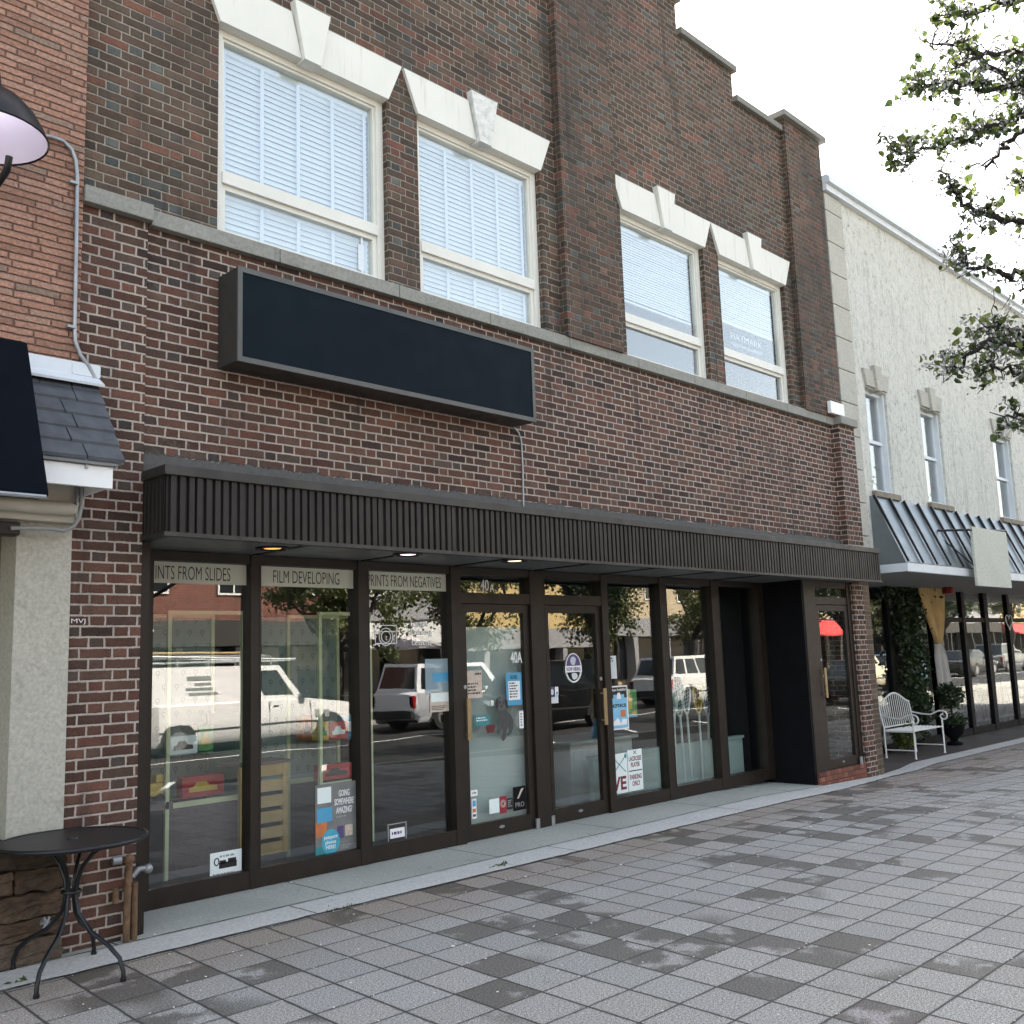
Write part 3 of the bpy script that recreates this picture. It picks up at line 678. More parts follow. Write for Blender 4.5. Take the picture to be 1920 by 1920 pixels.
# shop rooms behind the glass
b = MB(); b.box(2.71, 13.05, .30, 8.69, -.20, -.02); b.box(3.0, 11.7, .121, .299, -.20, -.021); b.build('shop_floor', m_wood, B)
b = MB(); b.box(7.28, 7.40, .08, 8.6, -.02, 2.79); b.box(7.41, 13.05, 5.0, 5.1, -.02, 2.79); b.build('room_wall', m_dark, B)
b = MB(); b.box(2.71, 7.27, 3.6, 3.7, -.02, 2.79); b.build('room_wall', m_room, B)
b = MB(); b.box(6.305, 7.23, .095, .118, .02, 1.95); b.build('room_screen', plain('screen_sage', (.42, .475, .44), .6, 0, .06, 2), B)
b = MB(); b.box(3.0, 13.05, .075, .12, 2.505, 2.80); b.build('header_panel', m_bronzed, B)
b = MB(); b.box(11.75, 11.80, .31, 4.99, -.019, 2.79); b.build('room_wall', m_dark, B)
b = MB(); b.box(13.0, 13.055, .13, .499, -.019, 2.79); b.build('stair_wall', m_roomu, B)
b = MB(); b.box(11.95, 13.05, .5, .56, -.02, 2.79); b.build('stair_wall', plain('stair_pale', (.42, .44, .45), .7, 0, .05, 2), B)
# mint panelled dwarf wall behind the right-hand windows
b = MB(); b.box(8.5, 11.5, .30, .36, -.02, .52)
for i in range(5): b.box(8.58 + i * .6, 9.06 + i * .6, .292, .301, .08, .44)
b.box(8.48, 11.5, .27, .38, .52, .55); b.build('dwarf_wall', m_mint, B)

# ------------------------------------------------------------------ neighbour on the left: terracotta brick, rendered pier, slate pent roof
A = thing('terracotta_building', 'terracotta roman-brick building with rendered pier and slate pent roof, at the left edge', 'building', (2.4, -.62, 0))
b = MB(); b.box(-6, 2.487, -.665, -.2, 3.5, 10.5); b.box(-6, 2.487, -.2, 9, 2.9, 9.5); b.build('upper_wall', m_roman, A)
b = MB(); b.box(2.155, 2.484, -.655, -.25, .70, 2.56, .006); b.build('rendered_pier', m_pier, A)
b = MB(); b.box(-6, 2.154, -.40, -.2, 0, 2.56); b.build('recess_wall', plain('tan_render', (.20, .165, .12), .8, 0, .2, 4), A)
b = MB(); z = 0.0; random.seed(5)
while z < .70:
    h = random.uniform(.11, .17); h = h if z + h < .64 else .70 - z
    x = 1.2
    while x < 2.48:
        w = random.uniform(.3, .65); x1 = 2.482 if x + w > 2.3 else x + w
        k_ = MB(); k_.box(x, x1 - .012, -.70 - random.uniform(0, .05), -.3, z + .007, z + h - .007); bmesh.ops.subdivide_edges(k_.bm, edges=k_.bm.edges[:], cuts=5, use_grid_fill=True)
        for v in k_.bm.verts:
            if v.co.y < -.6: v.co += Vector((random.gauss(0, .004), random.gauss(0, .009), random.gauss(0, .005)))
        me_ = bpy.data.meshes.new('stone'); k_.bm.to_mesh(me_); k_.bm.free(); b.bm.from_mesh(me_); bpy.data.meshes.remove(me_); x = x1
    z += h
b.build('stone_plinth', m_rock, A)
b = MB(); b.box(-6, 2.482, -.73, -.3, 2.56, 2.86, .005); b.build('beam', m_tan, A)
b = MB(); b.tube([(-6, -.765, 2.64), (2.42, -.765, 2.64), (2.455, -.76, 2.64)], [.042, .042, .03], 12); b.build('pipe_cover', m_tan, A, 40)
b = MB(); b.box(-6, 2.53, -1.12, -1.09, 2.725, 2.855, .003); b.box(2.50, 2.53, -1.09, -.67, 2.735, 2.85); b.build('fascia_board', m_white, A)
b = MB(); b.box(-6, 2.52, -1.09, -.67, 2.86, 2.875); b.build('soffit', m_grey, A)
b = MB(); b.tube([(-6, -1.145, 2.868), (2.545, -1.145, 2.868)], .012, 8); b.box(2.36, 2.375, -1.135, -1.12, 2.83, 2.87); b.build('drip_edge', m_galv, A)
b = MB(); random.seed(11); R5 = 6
for r in range(R5):
    t0, t1 = r / R5, (r + 1.25) / R5
    y0 = -1.165 + .50 * t0; z0 = 2.872 + .63 * t0; y1 = -1.165 + .50 * t1; z1 = 2.872 + .63 * t1
    x = 2.585 + .02 * r / R5
    while x > .9:
        w = random.uniform(.17, .30); up = random.uniform(.008, .016)
        b.hexa([(x - w + .004, y0, z0 + .006), (x - .004, y0, z0 + .006), (x - .004, y1, min(z1, 3.51) - .004), (x - w + .004, y1, min(z1, 3.51) - .004),
                (x - w + .004, y0 - .006, z0 + .014 + up), (x - .004, y0 - .006, z0 + .014 + up), (x - .004, y1 - .004, min(z1, 3.51) + .006), (x - w + .004, y1 - .004, min(z1, 3.51) + .006)]); x -= w
b.build('slate_roof', m_slate, A)
b = MB(); b.hexa([(-6, -1.15, 2.875), (2.58, -1.15, 2.875), (2.58, -.67, 2.875), (-6, -.67, 2.875), (-6, -1.15, 2.88), (2.58, -1.15, 2.88), (2.60, -.67, 3.49), (-6, -.67, 3.49)]); b.build('roof_deck', m_grey, A)
b = MB(); b.box(-6, 2.61, -.685, -.668, 3.50, 3.605); b.box(2.44, 2.62, -.69, -.685, 3.52, 3.60, .002); b.hexa([(-6, -.78, 3.44), (2.61, -.78, 3.44), (2.61, -.67, 3.49), (-6, -.67, 3.49), (-6, -.785, 3.455), (2.61, -.785, 3.455), (2.61, -.685, 3.52), (-6, -.685, 3.52)]); b.build('flashing', m_trim, A)
b = MB(); b.prismx([(-.69, 3.40), (-.90, 3.60), (-1.00, 3.56), (-1.40, 2.62), (-1.40, 2.60), (-1.25, 2.60)], -6, 2.055); b.build('canvas_awning', m_navy, A)
b = MB(); b.tube([(2.045, -1.39, 2.595), (-6, -1.39, 2.595)], .014, 8); b.build('awning_bar', m_galv, A)
b = MB(); b.box(1.9, 2.14, -.76, -.66, 2.46, 2.54, .01); b.build('flood_light', m_bronze, A)
# things on that building
g = thing('gooseneck_lamp', 'black dome wall lamp with white inside, lit, on the terracotta brick wall', 'lamp', (1.70, -1.3, 4.6))
b = MB(); b.lathe([(.0, .50), (.045, .495), (.06, .46), (.075, .36), (.085, .285), (.13, .262), (.20, .215), (.265, .14), (.31, .06), (.335, .0), (.33, -.008), (.325, .0)], 1.68, -1.30, 40, 4.60)
sh = b.build('lamp_shade', m_shadeb, g, 50)
b = MB(); b.lathe([(.324, .002), (.30, .06), (.255, .13), (.19, .20), (.12, .245), (.0, .255)], 1.68, -1.30, 40, 4.60); b.build('shade_lining', m_shade, g, 50)
b = MB(); b.blob((1.68, -1.30, 4.74), .055, 2, 0, (1, 1, 1.35)); b.build('bulb', plain('bulb_lit', (.9, .9, .9), .4, 0, 0, 3, 0, .5, (1, .96, 1), 2.0), g, 60)
b = MB(); b.tube([(1.68, -1.30, 5.06), (1.60, -1.25, 5.18), (1.35, -1.1, 5.22), (1.1, -.85, 5.1), (1.0, -.67, 4.95)], .018, 10); b.build('arm', m_black, g, 60)
g2 = onY(17, 300, -1.3); g3 = onY(0, 330, -1.2)
b = MB(); b.tube([(g2.x, -1.3, g2.z + .02), (g2.x - .005, -1.29, g2.z - .06), (g3.x, -1.15, g3.z - .04), (g3.x - .15, -.9, g3.z - .20), (g3.x - .25, -.67, g3.z - .25)], .02, 10); b.build('stay', m_black, g, 60)
def wallpts(l, y): return [tuple(onY(a, c, y)) for a, c in l]
b = MB(); b.tube(wallpts([(60, 252), (95, 256), (118, 264), (134, 280), (142, 300), (145, 330), (143, 450), (140, 610), (141, 640), (150, 665), (165, 685), (176, 705), (180, 722)], -.685), .0135, 8)
cd = tag(b.build('conduit_pipe', m_galv, None, 60), 'grey metal conduit running down from the dome lamp along the brick corner', 'pipe')
for px, py in ((143, 343), (138, 613)):
    q = onY(px - 4, py, -.69); bb = MB(); bb.box(q.x - .03, q.x + .02, -.705, -.667, q.z - .008, q.z + .008); bb.build('pipe_clip', m_galv, cd)
b = MB(); b.tube(wallpts([(20, 990), (60, 990), (95, 991), (120, 995), (138, 987), (148, 972), (152, 950), (154, 915)], -.77), .013, 8); tag(b.build('cable_conduit', m_grey, None, 60), 'short bent grey conduit under the slate pent roof beside the rendered pier', 'pipe')
q = onY(144, 948, -.76); b = MB(); b.tube([(q.x, -.76, q.z - .10), (q.x, -.76, q.z + .14)], .011, 8); b.tube([(q.x, -.76, q.z - .01), (q.x, -.76, q.z + .02)], .017, 8); tag(b.build('cable_conduit', m_galv, None, 60), 'straight thin conduit stub with coupling under the slate pent roof', 'pipe')
g = thing('rusty_standpipe', 'pair of rusty capped pipes standing at the foot of the brick corner pier', 'pipe', (2.90, -.69, 0))
b = MB(); b.tube([(2.865, -.695, 0), (2.862, -.70, .2), (2.872, -.70, .47)], .021, 10); b.blob((2.872, -.70, .49), .032, 2, .04); b.tube([(2.862, -.70, .30), (2.862, -.70, .33)], .027, 10); b.build('tall_pipe', m_rust, g, 60)
b = MB(); b.tube([(2.918, -.68, 0), (2.918, -.68, .30), (2.915, -.685, .345)], .021, 10); b.tube([(2.80, -.68, .24), (2.80, -.68, .33)], .02, 8); b.build('short_pipe', m_rust, g, 60)
b = MB(); b.tube([(2.90, -.685, .38), (2.94, -.69, .42), (2.985, -.70, .42)], .018, 10); b.blob((2.995, -.70, .415), .03, 2, .03); b.build('pipe_cap', m_galv, g, 60); b = MB(); b.tube([(2.78, -.67, .49), (2.83, -.68, .49)], .026, 10); b.build('pipe_cap', m_galv, g, 60)
b = MB(); q = onY(87, 1730, -.78); b.tube([(q.x, -.71, q.z), (q.x, -.78, q.z)], .012, 8)
for k in range(6): a = k * math.pi / 3; b.tube([(q.x, -.782, q.z), (q.x + .035 * math.cos(a), -.782, q.z + .035 * math.sin(a))], .008, 6)
tag(b.build('hose_tap', m_galv), 'small metal tap with star handle on the rough stone plinth', 'tap')
text('MVJ', *rect(134, 1160, 160, 1171, -.638)[:2], *rect(134, 1160, 160, 1171, -.638)[2:], -.6365, m_vinyl, B, name='chalk_mark')
# blank box sign over the canopy
g = thing('box_sign', 'long blank navy box sign with grey metal frame on the brick wall above the canopy', 'sign', (5.0, -.6, 3.76))
SX0, SX1, SZ0, SZ1, SY = 3.495, 6.53, 3.765, 4.455, -.88
b = MB(); b.box(SX0, SX1, SY + .012, -.605, SZ0, SZ1, .006); b.build('cabinet', plain('sign_cabinet', (.045, .043, .040), .5, .3, .12, 4), g)
b = MB(); f = .035
b.box(SX0 - .003, SX1 + .003, SY - .006, SY + .0115, SZ0 - .003, SZ0 + f); b.box(SX0 - .003, SX1 + .003, SY - .006, SY + .0115, SZ1 - f, SZ1 + .003)
b.box(SX0 - .003, SX0 + f, SY - .006, SY + .0115, SZ0 + f, SZ1 - f); b.box(SX1 - f, SX1 + .003, SY - .006, SY + .0115, SZ0 + f, SZ1 - f); b.build('frame', m_signf, g)
b = MB(); b.box(SX0 + f, SX1 - f, SY, SY + .0112, SZ0 + f, SZ1 - f); b.build('panel', m_signp, g)
b = MB(); b.tube([(6.50, -.62, 3.765), (6.57, -.617, 3.72), (6.605, -.615, 3.64), (6.612, -.615, 3.4), (6.60, -.615, 2.96)], .009, 8); tag(b.build('conduit_pipe', m_galv, None, 60), 'thin conduit dropping from the box sign to the canopy top', 'pipe')
b = MB(); b.box(12.60, 12.99, -.755, -.70, 4.81, 4.98, .006); tag(b.build('junction_box', m_white), 'small white box standing on the stone ledge at the right end', 'box')
# ------------------------------------------------------------------ neighbour on the right: white stucco
S = thing('stucco_building', 'white stucco two-storey building with a dark standing-seam metal awning, at the right', 'building', (14, -.66, -.1)); YS = -.66
WN = [(13.90, 14.62), (15.86, 16.66), (19.05, 20.0), (22.2, 23.1)]; z0, z1 = 3.86, 5.42
b = MB(); xs = [13.56] + [v for w in WN for v in w] + [32]
for i in range(0, len(xs), 2): b.box(xs[i], xs[i + 1], YS, -.3, 2.8, 8.2)
for a, c in WN: b.box(a, c, YS, -.3, 2.8, z0); b.box(a, c, YS, -.3, z1, 8.2)
b.build('wall', m_stucco, S)
b = MB(); z = 2.7
while z < 8.15:
    b.box(13.07, 13.585, -.69, -.3, z, min(z + .463, 8.18), .008); z += .475
b.build('quoin_strip', m_quoin, S)
b = MB(); b.box(13.06, 32, -.3, 9, 7.0, 8.1); b.box(31.8, 32, -.3, 9, -.2, 7); b.build('rear_wall', m_stucco, S)
b = MB(); b.box(13.05, 32, -.74, -.3, 8.20, 8.30); b.box(13.04, 32, -.80, -.3, 8.30, 8.385); b.box(13.05, 32, -.77, -.2, 8.385, 8.43); b.build('cornice', m_trim, S)
b = MB(); b.box(13.06, 31.8, 2.6, 2.7, 2.9, 7); b.build('room_wall', m_roomu, S)
for a, c in WN:
    b = MB(); b.box(a, a + .05, -.58, -.50, z0, z1); b.box(c - .05, c, -.62, -.50, z0, z1); b.box(a + .05, c - .05, -.58, -.50, z1 - .06, z1); b.box(a + .05, c - .05, -.60, -.50, z0, z0 + .05)
    b.box(a + .05, c - .05, -.565, -.50, 4.62, 4.67); b.box(a + .05, a + .08, -.55, -.50, z0 + .05, z1 - .06); b.box(c - .08, c - .05, -.55, -.50, z0 + .05, z1 - .06)
    w = b.build('sash_window', m_trim, S)
    b = MB(); b.box(a + .08, c - .08, -.528, -.522, z0 + .05, 4.62); b.box(a + .08, c - .08, -.528, -.522, 4.67, z1 - .06); b.build('glass_pane', m_glass2, w)
    b = MB(); b.box(a - .06, c + .06, -.73, -.55, z0 - .09, z0 - .004, .006); b.build('sill', plain('sill_stone', (.20, .17, .125), .8, 0, .2, 9), w)
    m = (a + c) / 2; hw = (c - a) / 2; b = MB()
    b.prism([(m - hw + .02, z1 + .02), (m - .07, z1 + .02), (m - .11, z1 + .27), (m - hw - .06, z1 + .27)], -.70, -.55); b.prism([(m + .07, z1 + .02), (m + hw - .02, z1 + .02), (m + hw + .06, z1 + .27), (m + .11, z1 + .27)], -.70, -.55)
    b.prism([(m - .066, z1 - .02), (m + .066, z1 - .02), (m + .12, z1 + .36), (m - .12, z1 + .36)], -.735, -.55); b.build('lintel', m_quoin, w)
AX0, AX1, AY, AZ0, AZ1 = 13.74, 30, -1.10, 2.77, 3.77
b = MB(); b.prismx([(-.655, AZ0), (AY, AZ0), (AY, AZ0 + .02), (-.70, AZ1), (-.655, AZ1)], AX0, AX1); AW = b.build('metal_awning', m_steel, S)
b = MB(); x = AX0 + .02
while x < AX1:
    b.hexa([(x, AY - .022, AZ0 + .012), (x + .028, AY - .022, AZ0 + .012), (x + .028, -.70, AZ1), (x, -.70, AZ1), (x, AY - .045, AZ0 + .03), (x + .028, AY - .045, AZ0 + .03), (x + .028, -.735, AZ1 + .02), (x, -.735, AZ1 + .02)]); x += .50
b.build('standing_seam', m_black, AW)
b = MB(); b.box(AX0 - .01, AX1, AY - .03, AY + .02, AZ0 - .12, AZ0 - .004); b.box(AX0 - .012, AX0 + .03, AY + .02, .70, AZ0 - .12, AZ0 - .004); b.build('fascia_trim', m_trim, AW)
b = MB(); b.box(AX0 + .03, AX1, AY + .02, 1.0, AZ0 - .125, AZ0 - .10); b.build('soffit', plain('soffit_grey', (.20, .20, .20), .7, 0, .12, 3), AW)
YG = .75; HD = 2.64
b = MB(); MX = [(13.34, 13.62), (17.05, 17.15), (18.9, 19.0), (20.45, 20.6), (21.65, 21.85), (23.0, 23.15), (25.2, 25.35), (29.9, 30.1)]
for a, c in MX: b.box(a, c, YG - .04, YG + .05, -.15, HD)
for (a, c), (d, e) in zip(MX, MX[1:]):
    b.box(c, d, YG - .03, YG + .05, -.15, -.02)
    if c > 18.5: b.box(c, d, YG - .03, YG + .05, 2.04, 2.13)
b.build('storefront_frame', m_blackm, S)
b = MB()
for (a, c), (d, e) in zip(MX, MX[1:]): b.box(c, d, YG + .004, YG + .01, -.02, HD)
b.build('shop_glass', m_glass, S)
b = MB(); b.box(13.336, 13.60, -.60, YG + .05, -.2, 2.64); b.build('brick_pier', m_tanbrick, S)
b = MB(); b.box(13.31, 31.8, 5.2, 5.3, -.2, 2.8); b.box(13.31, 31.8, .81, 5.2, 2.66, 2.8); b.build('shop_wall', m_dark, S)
b = MB(); b.box(13.31, 31.8, 1.31, 5.2, -.3, -.14); b.build('shop_floor', m_wood, S)

# ------------------------------------------------------------------ street furniture in front of the shops
g = thing('cafe_table', 'round black mesh-top metal table with curved legs on the paving by the brick corner pier', 'table', (2.37, -1.075, 0)); tx, ty, tz = 2.37, -1.075, .72
def meshtop():
    t = NT('table_mesh'); p, x, y, z = t.objpos()
    a = t.math('ABSOLUTE', t.math('SUBTRACT', t.math('FRACT', t.math('MULTIPLY', t.math('ADD', x, y), 75)), .5)); c = t.math('ABSOLUTE', t.math('SUBTRACT', t.math('FRACT', t.math('MULTIPLY', t.math('SUBTRACT', x, y), 75)), .5))
    m = t.smooth(t.math('MAXIMUM', a, c), .28, .40)
    return t.pbr(t.mix(m, (.004, .004, .005), t.mix(t.noise(p, 6, 4), (.013, .013, .015), (.026, .025, .024))), .42, .2, t.bump(m, .5, .003), .5)
b = MB(); b.lathe([(0, .004), (.375, .004), (.378, -.004), (0, -.004)], tx, ty, 64, tz); b.build('table_top', meshtop(), g, 40)
b = MB(); b.tube([(tx + .388 * math.cos(2 * math.pi * k / 64), ty + .388 * math.sin(2 * math.pi * k / 64), tz - .004) for k in range(64)], .0145, 8, True); b.build('rim', m_black, g, 60)
b = MB(); b.lathe([(0, .012), (.03, .012), (.034, .004)], tx, ty, 24, tz); b.build('umbrella_cap', m_black, g, 40)
for i, (fx, fy) in enumerate(((2.096, -1.351), (2.512, -1.439), (2.622, -.80), (2.20, -.72))):
    d = Vector((fx - tx, fy - ty, 0)); L = d.length; d.normalize()
    prof = [(L, 0.0), (L * 1.0, .05), (L * .93, .115), (L * .72, .175), (L * .40, .235), (.06, .33), (.035, .42), (.045, .50), (.085, .585), (.16, .655), (.235, .70), (.25, .714)]
    b = MB(); b.tube([(tx + d.x * r, ty + d.y * r, z) for r, z in prof], .0125, 8); b.tube([(tx + d.x * L, ty + d.y * L, 0), (tx + d.x * L, ty + d.y * L, .018)], .017, 8); b.build('leg', m_black, g, 60)
b = MB(); b.tube([(tx + .05 * math.cos(2 * math.pi * k / 20), ty + .05 * math.sin(2 * math.pi * k / 20), .44) for k in range(20)], .008, 6, True); b.build('leg_ring', m_black, g, 60)

# white wrought iron bench
g = thing('garden_bench', 'white wrought iron garden bench with arched slatted back and scrolled arms', 'bench', (16.45, .15, -.15)); bx0, bx1, by0, by1, bz = 15.86, 17.0, -.08, .40, -.15
def arch(s): return .84 + .16 * math.sin(math.pi * s) ** 1.5
b = MB(); N = 15
b.tube([(bx0 + (bx1 - bx0) * i / 24, by1 + .06, bz + arch(i / 24)) for i in range(25)], .016, 8); b.tube([(bx0, by1, bz + .48), (bx1, by1, bz + .48)], .013, 8)
for i in range(N + 1): x = bx0 + (bx1 - bx0) * i / N; b.tube([(x, by1, bz + .48), (x, by1 + .03, bz + .64), (x, by1 + .06, bz + arch(i / N))], .0075 if 0 < i < N else .014, 6)
b.build('backrest', m_white, g, 60)
b = MB()
for k in range(9): y = by0 + (by1 - by0) * k / 8; b.tube([(bx0, y, bz + .43), (bx1, y, bz + .43)], .011, 6)
for x in (bx0, bx1, (bx0 + bx1) / 2): b.tube([(x, by0, bz + .418), (x, by1, bz + .418)], .011, 6)
b.build('seat', m_white, g, 60)
for x in (bx0, bx1):
    b = MB(); pts = [(x, by1 + .02, bz + .66), (x, .25, bz + .63), (x, .10, bz + .62), (x, by0 + .05, bz + .68)]
    for k in range(14): a = math.pi * .5 - k * .52; r = .085 * (1 - k / 17); pts.append((x, by0 - .02 - r * math.cos(a), bz + .60 + r * math.sin(a)))
    b.tube(pts, .013, 8); b.build('armrest', m_white, g, 60)
    for y in (by0, by1):
        b = MB(); b.tube([(x, y, bz + (.56 if y == by0 else .50)), (x, y, bz + .03), (x, y, bz)], [.014, .014, .022], 8); b.build('leg', m_white, g, 60)
    b = MB(); b.tube([(x, by0, bz + .13), (x, by1, bz + .13)], .010, 6); b.build('stretcher', m_white, g, 60)

# ------------------------------------------------------------------ foliage helpers
def leafquad(b, c, L, wd, nrm=None, fold=.25):
    d = Vector((random.gauss(0, 1), random.gauss(0, 1), random.gauss(-.25, .9))).normalized(); s = d.orthogonal(); s.rotate(Quaternion(d, random.uniform(0, 6.28))); n = d.cross(s)
    c = Vector(c); v = [b.bm.verts.new(q) for q in (c, c + d * L * .45 + s * wd + n * fold * wd, c + d * L, c + d * L * .45 - s * wd + n * fold * wd)]
    b.bm.faces.new((v[0], v[1], v[2])); b.bm.faces.new((v[0], v[2], v[3]))
m_leafd = leafmat('leaf_dark', [(0, (.012, .028, .010)), (.5, (.022, .045, .015)), (1, (.04, .07, .022))], .2)
m_leafo = leafmat('leaf_olive', [(0, (.05, .075, .022)), (.4, (.09, .115, .035)), (.8, (.14, .15, .05)), (1, (.20, .19, .10))], .3)
m_leafp = leafmat('leaf_pear', [(0, (.035, .058, .018)), (.45, (.070, .105, .028)), (.8, (.125, .165, .04)), (1, (.22, .28, .06))], .5)
m_blos = leafmat('blossom', [(0, (.22, .24, .20)), (.5, (.42, .43, .41)), (1, (.64, .63, .66))], .3)  # white blossom greyed: its backlit shade is put into the colour
m_bark = plain('bark', (.028, .023, .020), .9, 0, .4, 20, .5); m_petal = plain('petal', (.75, .73, .70), .7, 0, .05, 5)

def shrub(name, label, cat, c, r, n, sq, mat, group=None, pot=None):
    g = thing(name, label, cat, (c[0], c[1], -.15), group); b = MB()
    for _ in range(n):
        v = Vector((random.gauss(0, 1), random.gauss(0, 1), random.gauss(0, 1))).normalized() * r * random.uniform(.55, 1.0)
        leafquad(b, (c[0] + v.x * sq[0], c[1] + v.y * sq[1], c[2] + v.z * sq[2]), .07, .018)
    b.build('foliage', mat, g)
    b = MB(); b.tube([(c[0], c[1], -.15 + (.25 if pot else 0)), (c[0], c[1], c[2])], .018, 6); b.build('stem', m_bark, g, 60); return g
random.seed(3)
shrub('small_shrub', 'low green shrub growing under the white bench', 'shrub', (16.75, .47, .16), .26, 420, (1.3, .6, 1.0), m_leafp)
g = shrub('topiary_tree', 'small ball topiary tree in a dark urn beside the white bench', 'potted tree', (18.35, .28, .72), .24, 800, (1, 1, 1), m_leafd, None, True)
b = MB()
for _ in range(420):
    v = Vector((random.gauss(0, 1), random.gauss(0, 1), random.gauss(0, .7))).normalized() * random.uniform(.5, 1); leafquad(b, (18.35 + v.x * .25, .28 + v.y * .25, .28 + v.z * .15), .06, .016)
b.build('underplanting', m_leafd, g)
b = MB(); b.lathe([(0, 0), (.13, 0), (.14, .04), (.06, .08), (.07, .11), (.16, .2), (.20, .33), (.22, .36), (.19, .36), (.17, .31), (0, .31)], 18.35, .28, 24, -.15); b.build('urn', m_blackm, g, 40)
# leafy garland hanging round the glass
g = thing('leafy_garland', 'dark leafy garland hanging down the glass behind the white bench', 'garland', (17.6, .6, -.15)); b = MB()
for px, py, r, n in [(1690, 1112, .14, 150), (1665, 1112, .12, 110), (1712, 1120, .22, 300), (1735, 1118, .14, 160)] + [(1702 + i * 1.6 + 5 * math.sin(i), 1135 + i * 13.5, .17 + .05 * math.sin(i * 1.7), 230) for i in range(17)]:
    q = onY(px, py, .60)
    for _ in range(n): leafquad(b, (q.x + random.gauss(0, r * 1.1), .60 + random.gauss(0, .05), q.z + random.gauss(0, r * .8)), .09, .022)
b.build('foliage', m_leafd, g)
b = MB(); b.tube([tuple(onY(1705 + i * 1.6, 1120 + i * 13, .60)) for i in range(18)], .02, 6); b.build('stem', m_bark, g, 60)
# curtain tied in the middle
def drape(name, mat, label, pts, y, n=44):
    b = MB(); rows = []
    for (pl, pr, py) in pts:
        a, c = onY(pl, py, y), onY(pr, py, y)
        rows.append([b.bm.verts.new((a.x + (c.x - a.x) * i / n, y + .035 * math.sin(i * 1.25 + .4 * math.sin(i)), a.z + (c.z - a.z) * i / n)) for i in range(n + 1)])
    for r, q in zip(rows, rows[1:]):
        for i in range(n): b.bm.faces.new((r[i], r[i + 1], q[i + 1], q[i]))
    bmesh.ops.solidify(b.bm, geom=b.bm.faces[:], thickness=.004)
    return tag(b.build(name, mat, None, 70), label, 'curtain')
drape('tied_curtain', plain('curtain_cream', (.85, .66, .34), .9, 0, .12, 4), 'cream yellow curtain gathered to a tie behind the glass', [(1722, 1768, 1098), (1730, 1768, 1130), (1740, 1768, 1160), (1751, 1766, 1190), (1757, 1763, 1206)], .48)
drape('white_drape', plain('curtain_white', (.82, .80, .77), .9, 0, .06, 4), 'narrow white drape falling below the tied cream curtain', [(1756, 1764, 1207), (1755, 1772, 1230), (1760, 1779, 1270), (1766, 1788, 1310), (1772, 1792, 1352)], .48)
b = MB(); q = onY(1777, 1108, .2); b.lathe([(0, 0), (.10, 0), (.10, .09), (.085, .12), (0, .12)], q.x, .2, 24, 2.525); tag(b.build('alarm_bell', plain('alarm_red', (.20, .01, .012), .4), None, 40), 'red round alarm bell under the soffit of the metal awning', 'bell')
g = thing('hanging_sign', 'blank pale stone-coloured square sign hanging in front of the metal awning', 'sign', (16.5, -1.25, 2.5)); y = -1.25
x0, x1, _, _ = rect(1820, 987, 1895, 1100, y); zt = onY(1820, 987, y).z; zb = onY(1827, 1098, y).z
b = MB(); b.box(x0, x1, y - .02, y + .02, zb, zt, .004); b.build('panel', concrete('sign_blank', (.50, .51, .44), 0, 0, .10), g)
b = MB(); b.tube([(x0 - .35, -.80, zt - .04), (x0 - .1, y, zt - .06), (x1, y, zt + .03)], .018, 8); b.tube([(x0 - .35, -.80, zt - .04), (x0 + .02, y, zt - .62)], .010, 6); b.lathe([(0, -.03), (.05, -.03), (.05, .03), (0, .03)], x0 - .36, -.79, 12, zt - .04); b.build('bracket', m_black, g, 50)
# bar table and stools inside the right-hand glass
def stool(x, y, label):
    g = thing('bar_stool', label, 'stool', (x, y, -.15), 'bar stools behind the glass'); b = MB(); b.lathe([(0, .60), (.17, .60), (.17, .63), (0, .63)], x, y, 20, -.0); b.build('seat', m_black, g, 40)
    for sx, sy in ((1, 1), (1, -1), (-1, 1), (-1, -1)): b = MB(); b.tube([(x + .2 * sx, y + .2 * sy, -.14), (x + .11 * sx, y + .11 * sy, .60)], .015, 6); b.build('leg', m_black, g, 60)
    b = MB(); b.tube([(x + .16, y + .16, .2), (x - .16, y + .16, .2), (x - .16, y - .16, .2), (x + .16, y - .16, .2)], .01, 6, True); b.build('footrest', m_black, g, 60)
stool(22.6, 1.5, 'black bar stool left of the high table behind the glass'); stool(24.6, 1.6, 'black bar stool right of the high table behind the glass')
g = thing('bar_table', 'black high bar table standing behind the glass of the stucco building', 'table', (23.6, 1.6, -.15)); b = MB(); b.box(23.0, 24.3, 1.3, 1.95, .84, .88); b.build('table_top', m_black, g)
for sx, sy in ((23.1, 1.4), (24.2, 1.4), (23.1, 1.85), (24.2, 1.85)): b = MB(); b.box(sx - .025, sx + .025, sy - .025, sy + .025, -.14, .84); b.build('leg', m_black, g)
q = onY(1892, 1165, .70); b = MB(); hp = []
for k in range(28): a = 2 * math.pi * k / 28; hp.append((q.x + .011 * 16 * math.sin(a) ** 3 * 1.1, .70, q.z + .011 * (13 * math.cos(a) - 5 * math.cos(2 * a) - 2 * math.cos(3 * a) - math.cos(4 * a))))
b.tube(hp, .012, 6, True); tag(b.build('heart_ornament', m_white, None, 60), 'thin white heart-shaped ornament hanging on the glass', 'ornament')

